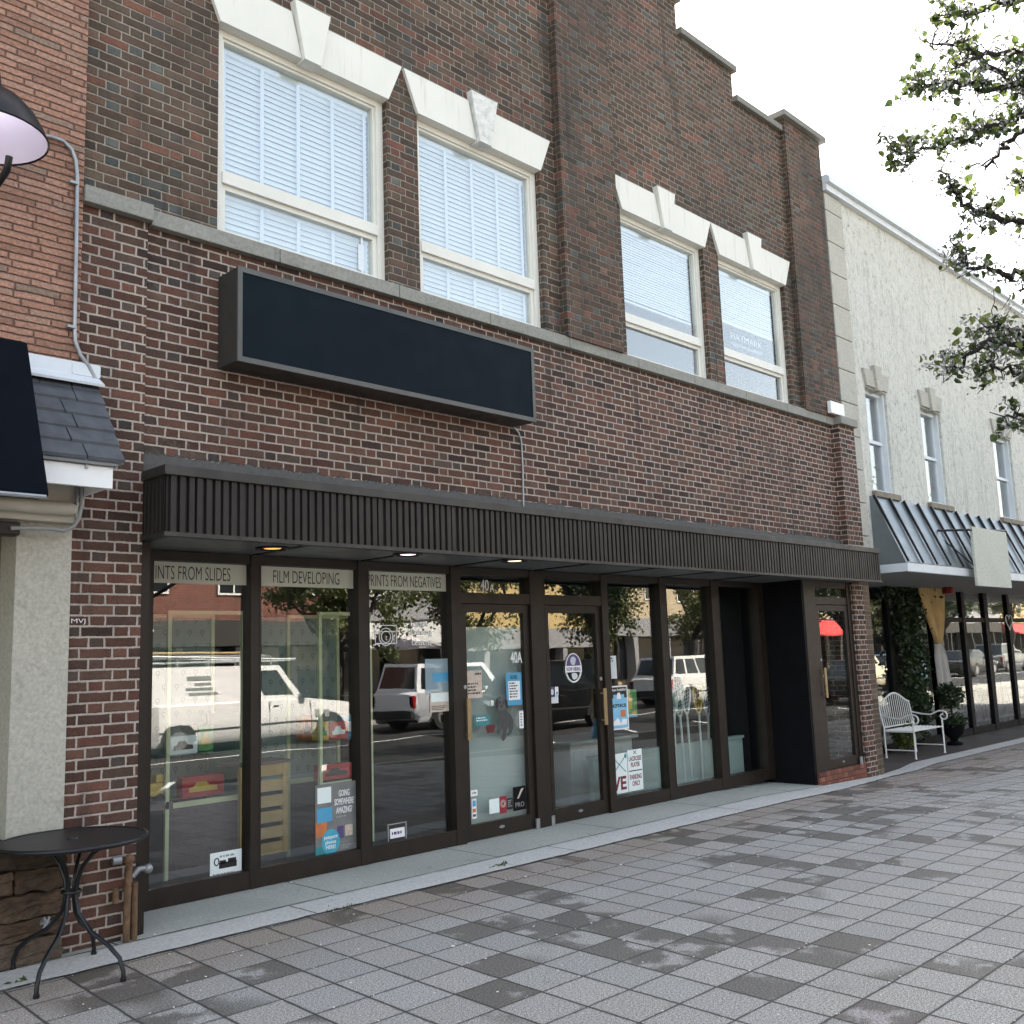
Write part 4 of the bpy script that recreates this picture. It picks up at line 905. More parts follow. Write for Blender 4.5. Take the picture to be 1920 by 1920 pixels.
# ------------------------------------------------------------------ notices on and behind the shop glass
YI, YO = .0165, .0125
def card(name, label, cat, r, mat, y=YI, th=.0015, group=None):
    x0, x1, z0, z1 = r; g = thing(name, label, cat, ((x0 + x1) / 2, y, z0), group)
    b = MB(); b.box(x0, x1, y, y + th, z0, z1); b.build('sheet', mat, g); return g, x0, x1, z0, z1
def bars(g, rows, mat, y, name='printing'):
    b = MB()
    for x0, x1, z0, z1 in rows: b.box(x0, x1, y - .0012, y, z0, z1)
    return b.build(name, mat, g)
def sub(r, a, b_, c, d): x0, x1, z0, z1 = r; return (x0 + (x1 - x0) * a, x0 + (x1 - x0) * b_, z0 + (z1 - z0) * c, z0 + (z1 - z0) * d)
def words(r, n, lines, fill=.8):
    out = []
    for i in range(lines):
        x = r[0]; zz = r[3] - (r[3] - r[2]) * (i + .25) / lines; h = (r[3] - r[2]) / lines * .5; end = r[0] + (r[1] - r[0]) * random.uniform(.6, 1)
        while x < end - .004:
            w = random.uniform(.35, 1) * (r[1] - r[0]) / n; out.append((x, min(x + w, end), zz - h, zz)); x += w + (r[1] - r[0]) / n * .3
    return out
zt, zb = 2.432, 2.275
for lab, s, x0, x1, t0, t1 in (('pale green strip reading INTS FROM SLIDES across the top of the first shop window', 'INTS FROM SLIDES', 3.26, 4.10, 3.355, 3.96), ('pale green strip reading FILM DEVELOPING across the top of the second shop window', 'FILM DEVELOPING', 4.175, 5.125, 4.34, 4.98), ('pale green strip reading PRINTS FROM NEGATIVES across the third shop window', 'PRINTS FROM NEGATIVES', 5.225, 6.18, 5.275, 6.12)):
    g = card('window_banner', lab, 'banner', (x0, x1, zb, zt), m_banner, .0165, .001, 'pale strips across the shop windows')[0]
    text(s, t0, t1, zb + .028, zt - .028, .016, m_ink, g)
r = rect(394, 1601, 453, 1640, YI); r = (r[0], r[1], r[2] + .01, r[3]); g = card('window_notice', 'small pale notice with black scribbled emblem at the bottom of the first shop window', 'notice', r, m_pale)[0]
bars(g, [sub(r, .28, .84, .34, .58), sub(r, .30, .5, .52, .66), sub(r, .56, .82, .54, .70)], m_ink, YI); bars(g, words(sub(r, .3, .9, .74, .9), 5, 1) + words(sub(r, .08, .95, .06, .2), 8, 1), m_grey, YI, 'small_print')
b = MB(); x0, x1, z0, z1 = sub(r, .13, .27, .5, .78); b.tube([((x0 + x1) / 2 + (x1 - x0) / 2 * math.cos(k * .314), YI - .003, (z0 + z1) / 2 + (z1 - z0) / 2 * math.sin(k * .314)) for k in range(20)], .004, 5, True); b.build('emblem_ring', m_ink, g)
r = rect(591, 1473, 669, 1607, YI); g = card('travel_poster', 'grey poster reading GOING SOMEWHERE AMAZING with a blue circle in the second shop window', 'poster', r, m_post)[0]
text('GOING\nSOMEWHERE\nAMAZING?', *sub(r, .46, .94, .60, .90), YI, m_vinyl, g)
x0, x1, z0, z1 = sub(r, .14, .58, .10, .42); b = MB(); b.disc((x0 + x1) / 2, (z0 + z1) / 2, (x1 - x0) / 2, (z1 - z0) / 2, YI - .003, YI - .0015); b.build('blue_disc', plain('disc_blue', (.05, .34, .46), .5), g)
text('passport\nphotos\nHERE!', *sub(r, .20, .52, .17, .34), YI - .003, m_vinyl, g)
for nm, q, m in (('ice_picture', (.05, .38, .76, .96), m_pale), ('sea_picture', (.04, .40, .52, .70), m_blue), ('sunset_picture', (.0, .27, .34, .52), m_orange), ('garden_picture', (.0, .26, .06, .22), m_teal), ('passport_picture', (.52, .68, .28, .44), m_purp), ('portrait_picture', (.72, .90, .30, .44), m_beige)): bars(g, [sub(r, *q)], m, YI, nm)
bars(g, words(sub(r, .5, .9, .54, .58), 6, 1) + words(sub(r, .62, .92, .14, .2), 6, 2), m_grey, YI, 'small_print')
# white vinyl camera drawing and words, third window
r = rect(690, 1150, 822, 1222, YI); g = thing('vinyl_lettering', 'white vinyl camera drawing with the words Frames, Printing and Lessons on the third shop window', 'lettering', (r[0], YI, r[2]))
b = MB(); x0, x1, z0, z1 = rect(703, 1172, 744, 1207, YI)
for q in ((x0, x1, z0, z0 + .006), (x0, x1, z1 - .006, z1), (x0, x0 + .006, z0 + .006, z1 - .006), (x1 - .006, x1, z0 + .006, z1 - .006), (x0, x1, z1 - .06, z1 - .055)): b.box(q[0], q[1], YI, YI + .001, q[2], q[3])
cx, cz = (x0 + x1) / 2, (z0 + z1) / 2 - .02
for rr in (.075, .05): b.tube([(cx + rr * math.cos(k * .2618), YI, cz + rr * math.sin(k * .2618)) for k in range(24)], .0035, 5, True)
b.build('camera_drawing', m_vinyl, g)
for s, px0, px1, py0, py1 in (('Frames', 770, 801, 1163, 1175), ('Printing', 771, 810, 1180, 1194), ('Lessons', 772, 809, 1198, 1210)): x0, x1, z0, z1 = rect(px0, py0, px1, py1, YI); z0 = onY(px0, py1, YI).z; z1 = onY(px0, py0, YI).z; text(s, x0, x1, z0, z1, YI, m_vinyl, g)
r = rect(727, 1546, 763, 1574, YI); g = thing('sign_holder', 'small clear sign holder with white card on the sill of the third shop window', 'sign holder', (r[0], YI, r[2])); b = MB(); b.box(r[0], r[0] + .012, YI, YI + .01, .10, r[3]); b.box(r[1] - .012, r[1], YI, YI + .01, .10, r[3]); b.box(r[0] + .012, r[1] - .012, YI, YI + .01, r[3] - .01, r[3]); b.build('holder', m_galv, g)
b = MB(); b.box(*sub(r, .12, .88, .2, .72)[:2], YI - .002, YI + .004, *sub(r, .12, .88, .2, .72)[2:], .001); b.build('card', m_vinyl, g); bars(g, words(sub(r, .2, .8, .32, .62), 4, 1), m_purp, YI - .002)
r = rect(797, 1236, 843, 1300, YI); g = card('pale_poster', 'pale blue translucent poster hanging high in the third shop window', 'poster', r, film('pale_blue_film', (.46, .60, .66), .38))[0]; bars(g, [sub(r, .3, .95, .35, .6)], m_blue, YI)
r = rect(806, 1298, 843, 1333, YI); g = card('picture_poster', 'small sandy landscape picture hanging in the third shop window beside the door', 'poster', r, m_beige)[0]; bars(g, [sub(r, .05, .95, .5, .95)], m_pale, YI, 'sky_print'); bars(g, words(sub(r, .08, .95, .08, .32), 7, 3), m_ink, YI)
# first door
r = rect(903, 1085, 928, 1112, YO); g = thing('door_number', 'white numerals 40A on the transom glass over the first door', 'numerals', (6.7, YO, 2.27)); text('40', 6.62, 6.73, 2.29, 2.40, YO, m_vinyl, g); text('A', 6.74, 6.80, 2.285, 2.36, YO, m_vinyl, g)
YD = -.006
def drect(a, b_, c, d): return rect(a, b_, c, d, YD)
r = drect(957, 1222, 979, 1243); g = thing('door_number', 'white numerals 40A on the glass of the first door', 'numerals', (r[0], YD, r[2])); text('40A', r[0], r[1], r[2], r[3], YD, m_vinyl, g)
r = drect(948, 1262, 979, 1321); g = card('opening_hours', 'bright blue opening hours notice with white panel on the first door', 'notice', r, m_blue, YD - .002)[0]; bars(g, [sub(r, .14, .88, .16, .74)], m_vinyl, YD - .002, 'white_panel'); text('HOURS', *sub(r, .28, .72, .80, .92), YD - .002, m_ink, g); bars(g, words(sub(r, .2, .8, .22, .72), 4, 6), m_ink, YD - .0033)
r = drect(872, 1258, 904, 1308); g = card('event_flyer', 'beige flyer with heavy black print on the first door', 'flyer', r, m_beige, YD - .002)[0]; bars(g, words(sub(r, .14, .95, .12, .58), 5, 4) + words(sub(r, .6, .98, .80, .95), 3, 1), m_ink, YD - .002)
r = drect(890, 1343, 918, 1359); g = card('teal_sticker', 'small teal sticker left of the dog decal on the first door', 'sticker', r, m_teal, YD - .0015)[0]; bars(g, words(sub(r, .1, .9, .4, .9), 5, 2), m_vinyl, YD - .0015)
r = drect(973, 1333, 982, 1365); g = card('narrow_sticker', 'narrow white sticker right of the dog decal on the first door', 'sticker', r, m_vinyl, YD - .0015)[0]; bars(g, words(sub(r, .3, .7, .1, .9), 2, 5), m_ink, YD - .0015)
dx = lambda px, py: (lambda q: (q.x, q.z))(onY(px, py, YD - .002))
g = thing('dog_decal', 'grey sitting dog decal with drooping ears on the first door', 'decal', (dx(944, 1388)[0], YD, dx(944, 1388)[1]))
body = [(931, 1330), (934, 1340), (935, 1353), (937, 1362), (932, 1372), (934, 1377), (939, 1374), (942, 1362), (943, 1372), (940, 1384), (944, 1390), (949, 1383), (950, 1368), (953, 1362), (954, 1372), (949, 1377), (953, 1380), (959, 1375), (963, 1362), (962, 1350), (957, 1339), (951, 1333), (949, 1328)]
b = MB(); b.prism([dx(*p) for p in body], YD - .003, YD - .001); b.build('body', m_dog, g)
head = [(931, 1310), (937, 1306), (944, 1306), (949, 1311), (950, 1320), (948, 1328), (943, 1332), (936, 1332), (931, 1327), (930, 1318)]
b = MB(); b.prism([dx(*p) for p in head], YD - .0045, YD - .0031); b.build('head', plain('dog_head', (.085, .085, .08), .6, 0, .3, 40), g)
for ear in ([(931, 1310), (929, 1316), (929, 1326), (932, 1331), (934, 1322), (934, 1312)], [(947, 1309), (951, 1314), (952, 1325), (950, 1330), (947, 1322), (946, 1312)]): b = MB(); b.prism([dx(*p) for p in ear], YD - .006, YD - .0046); b.build('ear', m_ink, g)
b = MB()
for px, py in ((937, 1317), (944, 1317), (940, 1324)): x, z = dx(px, py); b.disc(x, z, .011, .011, YD - .006, YD - .0046, 12)
b.build('eyes_and_nose', m_ink, g)
x0, z0 = dx(911, 1375); x1, z1 = dx(929, 1358); b = MB(); b.prism([(x0 + .02, z0), (x1 - .02, z0), (x1, z1 - .02), (x1 - .02, z1), (x0 + .02, z1), (x0, z1 - .02)], YD - .003, YD - .001); gg = b.build('bowl_decal', plain('bowl_red', (.10, .012, .018), .5)); tag(gg, 'dark red dog bowl decal beside the dog on the first door', 'decal')
zc = .235
for nm, lab, x0, x1, z0, z1, m in (('cloud_sticker', 'white rounded payment sticker at the lower left of the first door', 6.40, 6.485, .40, .455, m_vinyl), ('card_sticker', 'narrow white sticker with blue square, lower left of the first door', 6.41, 6.465, .20, .375, m_vinyl), ('square_sticker', 'plain pale square sticker at the bottom of the first door', 6.63, 6.76, .215, .345, m_pale), ('badge_sticker', 'red sticker with pale ring badge at the bottom of the first door', 6.765, 6.855, .20, .355, plain('badge_red', (.28, .01, .03), .5)), ('black_sticker', 'black sticker with white lines beside the red badge on the first door', 6.86, 6.94, .225, .325, m_ink), ('pro_sticker', 'large black sticker reading PRO with an arrow on the first door', 6.95, 7.12, .20, .42, m_blackm)):
    r = (x0, x1, z0, z1); g = card(nm, lab, 'sticker', r, m, YD - .002)[0]
    if nm == 'cloud_sticker': text('e-Pay', *sub(r, .2, .8, .3, .7), YD - .002, m_ink, g)
    if nm == 'card_sticker': bars(g, [sub(r, .15, .85, .62, .92)], m_blue, YD - .002, 'blue_square'); bars(g, [sub(r, .15, .85, .32, .5)], m_orange, YD - .002, 'orange_mark'); bars(g, [sub(r, .15, .85, .1, .22)], m_purp, YD - .002, 'dark_mark')
    if nm == 'badge_sticker':
        b = MB(); cx, cz = (x0 + x1) / 2, (z0 + z1) / 2 + .01
        for rr in (.032, .018): b.tube([(cx + rr * math.cos(k * .2618), YD - .003, cz + rr * math.sin(k * .2618)) for k in range(24)], .0035, 5, True)
        b.build('ring_badge', m_beige, g)
    if nm == 'black_sticker': bars(g, words(sub(r, .15, .9, .2, .9), 4, 4), m_grey, YD - .002)
    if nm == 'pro_sticker':
        text('PRO', *sub(r, .15, .85, .14, .34), YD - .002, m_grey, g); x0, x1, z0, z1 = sub(r, .3, .85, .5, .92)
        b = MB(); b.prism([(x0, z0), (x0 + .02, z0), (x1, z1), (x1 - .04, z1 - .01)], YD - .003, YD - .001); b.build('arrow', m_beige, g)
# second door
cx, cz = dx(1075, 1252); rx, rz = .118, .135
g = thing('hiring_decal', 'round purple and white NOW HIRING decal on the second door', 'decal', (cx, YD, cz))
b = MB(); b.disc(cx, cz + .01, rx, rz, YD - .003, YD - .001, 30, 0, math.pi); b.build('purple_dome', m_purp, g)
b = MB(); b.box(cx - rx - .012, cx + rx + .012, YD - .005, YD - .0031, cz - .045, cz + .02); b.build('white_band', m_vinyl, g); text('NOW HIRING', cx - rx * .95, cx + rx * .95, cz - .035, cz + .008, YD - .005, m_purp, g)
b = MB(); b.tube([(cx + rx * math.cos(math.pi + k * math.pi / 18), YD - .003, cz - .01 + rz * math.sin(math.pi + k * math.pi / 18)) for k in range(19)], .009, 6); b.tube([(cx + rx * math.cos(k * math.pi / 18), YD - .004, cz + .01 + rz * math.sin(k * math.pi / 18)) for k in range(19)], .006, 6); b.build('white_ring', m_vinyl, g)
b = MB(); b.blob((cx, YD - .004, cz + .07), .042, 2, .15, (1, .08, 1)); b.blob((cx + .01, YD - .004, cz - .08), .045, 2, .25, (1.1, .08, .8)); b.build('figure_print', m_frost, g)
for nm, lab, px0, py0, px1, py1, m in (('round_sticker', 'dark sticker with pale circle at the left edge of the second door', 1031, 1288, 1039, 1307, m_purp), ('white_sticker', 'slim white and blue sticker on the second door beside the dark one', 1040, 1288, 1047, 1304, m_vinyl), ('grey_sticker', 'pale grey sticker below the slim one on the second door', 1033, 1306, 1047, 1318, m_frost)):
    r = drect(px0, py0, px1, py1); g = card(nm, lab, 'sticker', r, m, YD - .002)[0]
    if nm == 'white_sticker': bars(g, [sub(r, .3, .8, .1, .45)], m_blue, YD - .002, 'blue_square')
    if nm == 'round_sticker': b = MB(); b.disc((r[0] + r[1]) / 2, (r[2] + r[3]) / 2, .022, .03, YD - .0035, YD - .0021, 18); b.build('circle', m_frost, g)
# fourth window
r = rect(1142, 1287, 1180, 1370, YO); r = (r[0], r[1], onY(1145, 1370, YO).z, r[3]); g = card('shoe_poster', 'blue clog-shoe poster reading Now Available with a black arched top in the fourth shop window', 'poster', r, m_vinyl, YO)[0]
i = sub(r, .05, .95, .03, .97); bars(g, [i], plain('sky_print', (.22, .50, .70), .5, 0, .15, 5), YO, 'blue_field'); bars(g, [sub(r, .05, .95, .80, .97), sub(r, .05, .2, .72, .80), sub(r, .8, .95, .72, .80)], m_ink, YO - .0012, 'black_top')
text('Now Available!', *sub(r, .1, .9, .88, .94), YO - .0025, m_vinyl, g); text('crocs', *sub(r, .14, .88, .505, .585), YO - .0025, m_ink, g)
x0, x1, z0, z1 = sub(r, .14, .88, .10, .28); b = MB(); b.prism([(x0, z0), (x1, z0), (x1, z0 + .06), (x0 + .16, z1 - .02), (x0 + .13, z1 - .07), (x0 + .08, z1), (x0, z1 - .05)], YO - .003, YO - .0013); b.build('shoe_picture', m_vinyl, g)
x0, x1, z0, z1 = sub(r, .36, .62, .70, .84); b = MB(); b.prism([(x0, z0), (x1, z0), ((x0 + x1) / 2 + .02, z1), ((x0 + x1) / 2 - .02, z1)], YO - .005, YO - .0034); b.build('white_mark', m_vinyl, g); bars(g, [sub(r, .56, .84, .28, .44)], m_orange, YO - .0012, 'charm_print')
r = rect(1177, 1293, 1198, 1344, YI); g = card('green_poster', 'green and yellow poster partly behind the blue shoe poster', 'poster', r, m_green, .036)[0]; bars(g, [sub(r, .1, .5, .3, .8), sub(r, .5, .9, .1, .2)], m_yel, .036, 'yellow_print'); bars(g, [sub(r, .05, .95, .0, .1)], m_blue, .036, 'blue_print')
r = rect(1138, 1230, 1157, 1272, YI); g = card('grey_notice', 'pale grey notice above the blue shoe poster in the fourth shop window', 'notice', r, m_frost)[0]; bars(g, words(sub(r, .1, .9, .72, .95), 3, 2), m_ink, YI)
r = rect(1176, 1407, 1207, 1485, YI); r = (r[0], r[1], .17, r[3]); g = card('lacrosse_sign', 'white sign reading LACROSSE PLAYER PARKING ONLY in the fourth shop window', 'sign', r, m_pale)[0]
text('LACROSSE\nPLAYER', *sub(r, .08, .94, .58, .84), YI, m_winey, g); text('PARKING\nONLY', *sub(r, .10, .92, .12, .40), YI, m_winey, g); bars(g, [sub(r, .05, .96, .475, .50)], m_ink, YI, 'rule')
b = MB(); x0, x1, z0, z1 = sub(r, .4, .6, .89, .97); b.tube([(x0, YI - .002, z0), (x1, YI - .002, z1)], .003, 5); b.tube([(x1, YI - .002, z0), (x0, YI - .002, z1)], .003, 5); b.build('crossed_sticks', m_ink, g)
r = (8.45, r[0] - .012, .17, r[3] - .02); g = card('love_sign', 'white sign with crossed lacrosse sticks and the letters VE beside the parking sign', 'sign', r, m_pale)[0]; text('VE', *sub(r, .05, .9, .08, .42), YI, m_winey, g)
b = MB(); x0, x1, z0, z1 = sub(r, .15, .9, .52, .92)
for a, c in (((x0, z0), (x1, z1)), ((x1, z0), (x0, z1))): b.tube([(a[0], YI - .002, a[1]), (c[0], YI - .002, c[1])], .004, 5); b.disc(c[0], c[1], .016, .024, YI - .004, YI - .001, 12)
b.build('crossed_sticks', m_teal, g)
# lacrosse sticks leaning in the fifth window
m_shaft = plain('stick_shaft', (.60, .66, .62), .4, .2, .08, 5)
heads = [('white lacrosse stick leaning leftmost in the fifth shop window', 1255, 1410, 1268, 1278, m_frost), ('mint-headed lacrosse stick, second of the row in the fifth shop window', 1268, 1455, 1262, 1302, m_mint), ('mint-headed lacrosse stick, third of the row in the fifth shop window', 1285, 1455, 1272, 1305, m_mint), ('white-netted lacrosse stick in the middle of the row in the fifth shop window', 1297, 1452, 1285, 1300, m_vinyl), ('yellow-headed lacrosse stick with yellow net in the fifth shop window', 1318, 1450, 1308, 1300, m_yel), ('grey-headed lacrosse stick, rightmost of the row in the fifth shop window', 1332, 1448, 1326, 1303, m_frost)]
for lab, px0, py0, px1, py1, m in heads:
    y = .16; a = onY(px0, py0, .22); a.z = max(-.01, min(a.z, .1)); c = onY(px1, py1, y)
    g = thing('lacrosse_stick', lab, 'lacrosse stick', (a.x, a.y, a.z), 'lacrosse sticks in the window'); u = (c - a).normalized(); s = u.cross(Vector((0, 1, 0))).normalized()
    b = MB(); b.tube([a, c - u * .22], .014, 8); b.build('shaft', m_shaft, g, 60)
    out = [(-.02, -.24), (-.05, -.19), (-.085, -.08), (-.10, .02), (-.085, .07), (0, .09), (.085, .07), (.10, .02), (.085, -.08), (.05, -.19), (.02, -.24)]
    b = MB(); b.tube([c + s * p + u * q for p, q in out], .011, 6, True); b.build('head', m, g, 60)
    b = MB()
    for k in range(6): f = -.17 + k * .045; w = .05 + .05 * min(1, (f + .17) / .16); b.tube([c - s * w + u * f, c + u * (f - .03) + Vector((0, .03, 0)), c + s * w + u * f], .004, 4)
    for k in (-.5, 0, .5): b.tube([c + s * (.05 * k) - u * .2, c + s * (.12 * k) + u * .08], .0035, 4)
    b.build('net', m, g)
# counter behind the second door
g = thing('panelled_counter', 'white panelled counter inside the second door', 'counter', (8.3, 1.1, 0)); KX = onY(1072, 1470, .62).x; b = MB(); b.box(KX, 9.6, .62, 1.3, -.019, .66)
for k in range(8): b.box(KX + .05 + k * .12, KX + .15 + k * .12, .612, .62, .28, .58)
b.build('body', m_mint if False else plain('counter_white', (.58, .60, .58), .5, 0, .04, 4), g); b = MB(); b.box(KX - .06, 9.66, .56, 1.36, .66, .70, .006); b.build('worktop', plain('worktop', (.42, .47, .45), .4, 0, .1, 6), g)
b = MB(); b.hexa([(9.0, .62, .705), (9.2, .62, .705), (9.2, .76, .705), (9.0, .76, .705), (9.04, .64, .90), (9.10, .63, .86), (9.11, .70, .90), (9.05, .72, .92)]); tag(b.build('paper_bag', m_blue), 'light blue crumpled bag on the white counter inside the second door', 'bag')
# display cabinets and goods in the first two windows
def cabinet(label, x0, x1, y0, y1, zt):
    g = thing('display_cabinet', label, 'cabinet', ((x0 + x1) / 2, (y0 + y1) / 2, 0), 'display cabinets in the shop window'); w = .030; b = MB()
    for x in (x0, x1 - w):
        for y in (y0, y1 - w): b.box(x, x + w, y, y + w, -.018, zt)
    for y in (y0, y1 - w): b.box(x0 + w, x1 - w, y + .001, y + w - .001, zt - w, zt); b.box(x0 + w, x1 - w, y + .001, y + w - .001, .60, .64)
    b.build('frame', m_lime, g)
    b = MB(); b.box(x0 + w, x1 - w, y0 + .008, y1 - .01, -.018, .60); b.build('base_panel', m_carpet, g); b = MB(); b.box(x0 - .25, x1 - w, y1 - .012, y1 - .002, .64, zt - .02); b.build('back_panel', m_paper, g)
    for z in (.98, 1.36): b = MB(); b.box(x0 + w, x1 - w, y0 + w, y1 - w, z, z + .008); b.build('glass_shelf', m_glass2, g)
cabinet('tall pale green framed display cabinet behind the first shop window', 3.66, 4.33, .42, .95, 2.10); cabinet('tall pale green framed display cabinet behind the second shop window', 5.05, 5.62, .42, .95, 2.10)
def toybox(label, x, y, z, w, h, m, m2):
    g = thing('toy_box', label, 'toy box', (x, y, z), 'toy boxes on display'); b = MB(); b.box(x, x + w, y, y + .10, z, z + h, .004); b.build('carton', m, g)
    b = MB(); c = x + w * .5; b.prism([(c - w * .34, z + h * .25), (c + w * .34, z + h * .25), (c + w * .32, z + h * .48), (c + w * .14, z + h * .52), (c + w * .06, z + h * .72), (c - w * .16, z + h * .72), (c - w * .24, z + h * .5), (c - w * .34, z + h * .45)], y - .003, y); b.build('car_picture', m2, g)
toybox('long red toy car box on the first display cabinet shelf', 3.86, .55, .645, .36, .16, m_red, m_yel); toybox('small red toy car box, upper shelf of the second cabinet', 5.22, .52, .99, .20, .15, m_red, m_pale); toybox('yellow toy car box beside the small red box, second cabinet', 5.09, .50, .99, .11, .16, m_yel, m_green); toybox('low red toy box on the base of the second cabinet', 5.12, .52, .645, .34, .13, m_red, m_ink)
toybox('white toy car box on the shelf of the first cabinet', 3.72, .50, .99, .24, .14, m_pale, m_ink)
for lab, x, y, z, w_, h_, a_, c_ in (('blue toy box standing at the right of the upper shelf, second cabinet', 5.43, .60, .99, .14, .19, m_blue, m_vinyl), ('orange toy box at the left of the upper shelf, second cabinet', 5.06, .70, .99, .10, .22, m_orange, m_ink), ('green toy box on the middle shelf of the first cabinet', 4.02, .60, .99, .13, .20, m_green, m_yel), ('purple toy box lying on the base shelf of the second cabinet', 5.44, .70, .645, .15, .10, m_purp, m_pale)):
    toybox(lab, x, y, z, w_, h_, a_, c_)
g = thing('toy_truck', 'chunky yellow toy truck beside the long red toy box', 'toy', (3.62, .5, .645)); b = MB(); b.box(3.50, 3.66, .45, .55, .70, .80, .012); b.box(3.60, 3.66, .455, .545, .80, .86, .01); b.build('cab', m_yel, g)
for x in (3.53, 3.63): b = MB(); b.tube([(x, .44, .69), (x, .56, .69)], .03, 14); b.build('wheel', m_ink, g, 40)
b = MB(); b.box(3.42, 3.72, .42, .60, .60, .655); b.build('stand', m_carpet, g)
g = thing('green_board', 'dark green upright board leaning between the first display cabinet and the mullion', 'board', (4.35, .8, 0)); b = MB(); b.box(4.18, 4.50, .74, .78, -.018, 1.28); b.build('panel', plain('board_green', (.012, .05, .038), .6), g); b = MB(); b.box(4.20, 4.48, .735, .74, .05, 1.22); b.build('face', plain('face_green', (.018, .066, .05), .5), g)
g = thing('slatted_crate', 'pale pine slatted crate standing behind the mullion between the first two windows', 'crate', (4.5, .4, 0)); x0, x1, z0, z1 = 4.22, 4.66, .16, .86
b = MB(); b.box(x0, x0 + .05, .30, .34, z0, z1); b.box(x1 - .05, x1, .30, .34, z0, z1); b.build('post', m_pine, g); b = MB()
for k in range(6): b.box(x0 + .05, x1 - .05, .305, .325, z0 + k * .122, z0 + k * .122 + .088)
b.box(x0, x1, .345, .60, z0, z0 + .02); b.build('slats', m_pine, g); b = MB(); b.box(x0 - .02, x1 + .02, .29, .62, z1, z1 + .025); b.build('lid', m_carpet, g); b = MB(); b.box(x0, x1, .35, .6, -.018, z0); b.build('base', m_bronzed, g)
b = MB(); b.box(3.1, 6.2, .09, .28, -.017, .11); sl_ = tag(b.build('window_plinth', plain('plinth_navy', (.03, .035, .05), .6)), 'low dark plinth running along the inside of the first three windows', 'plinth')

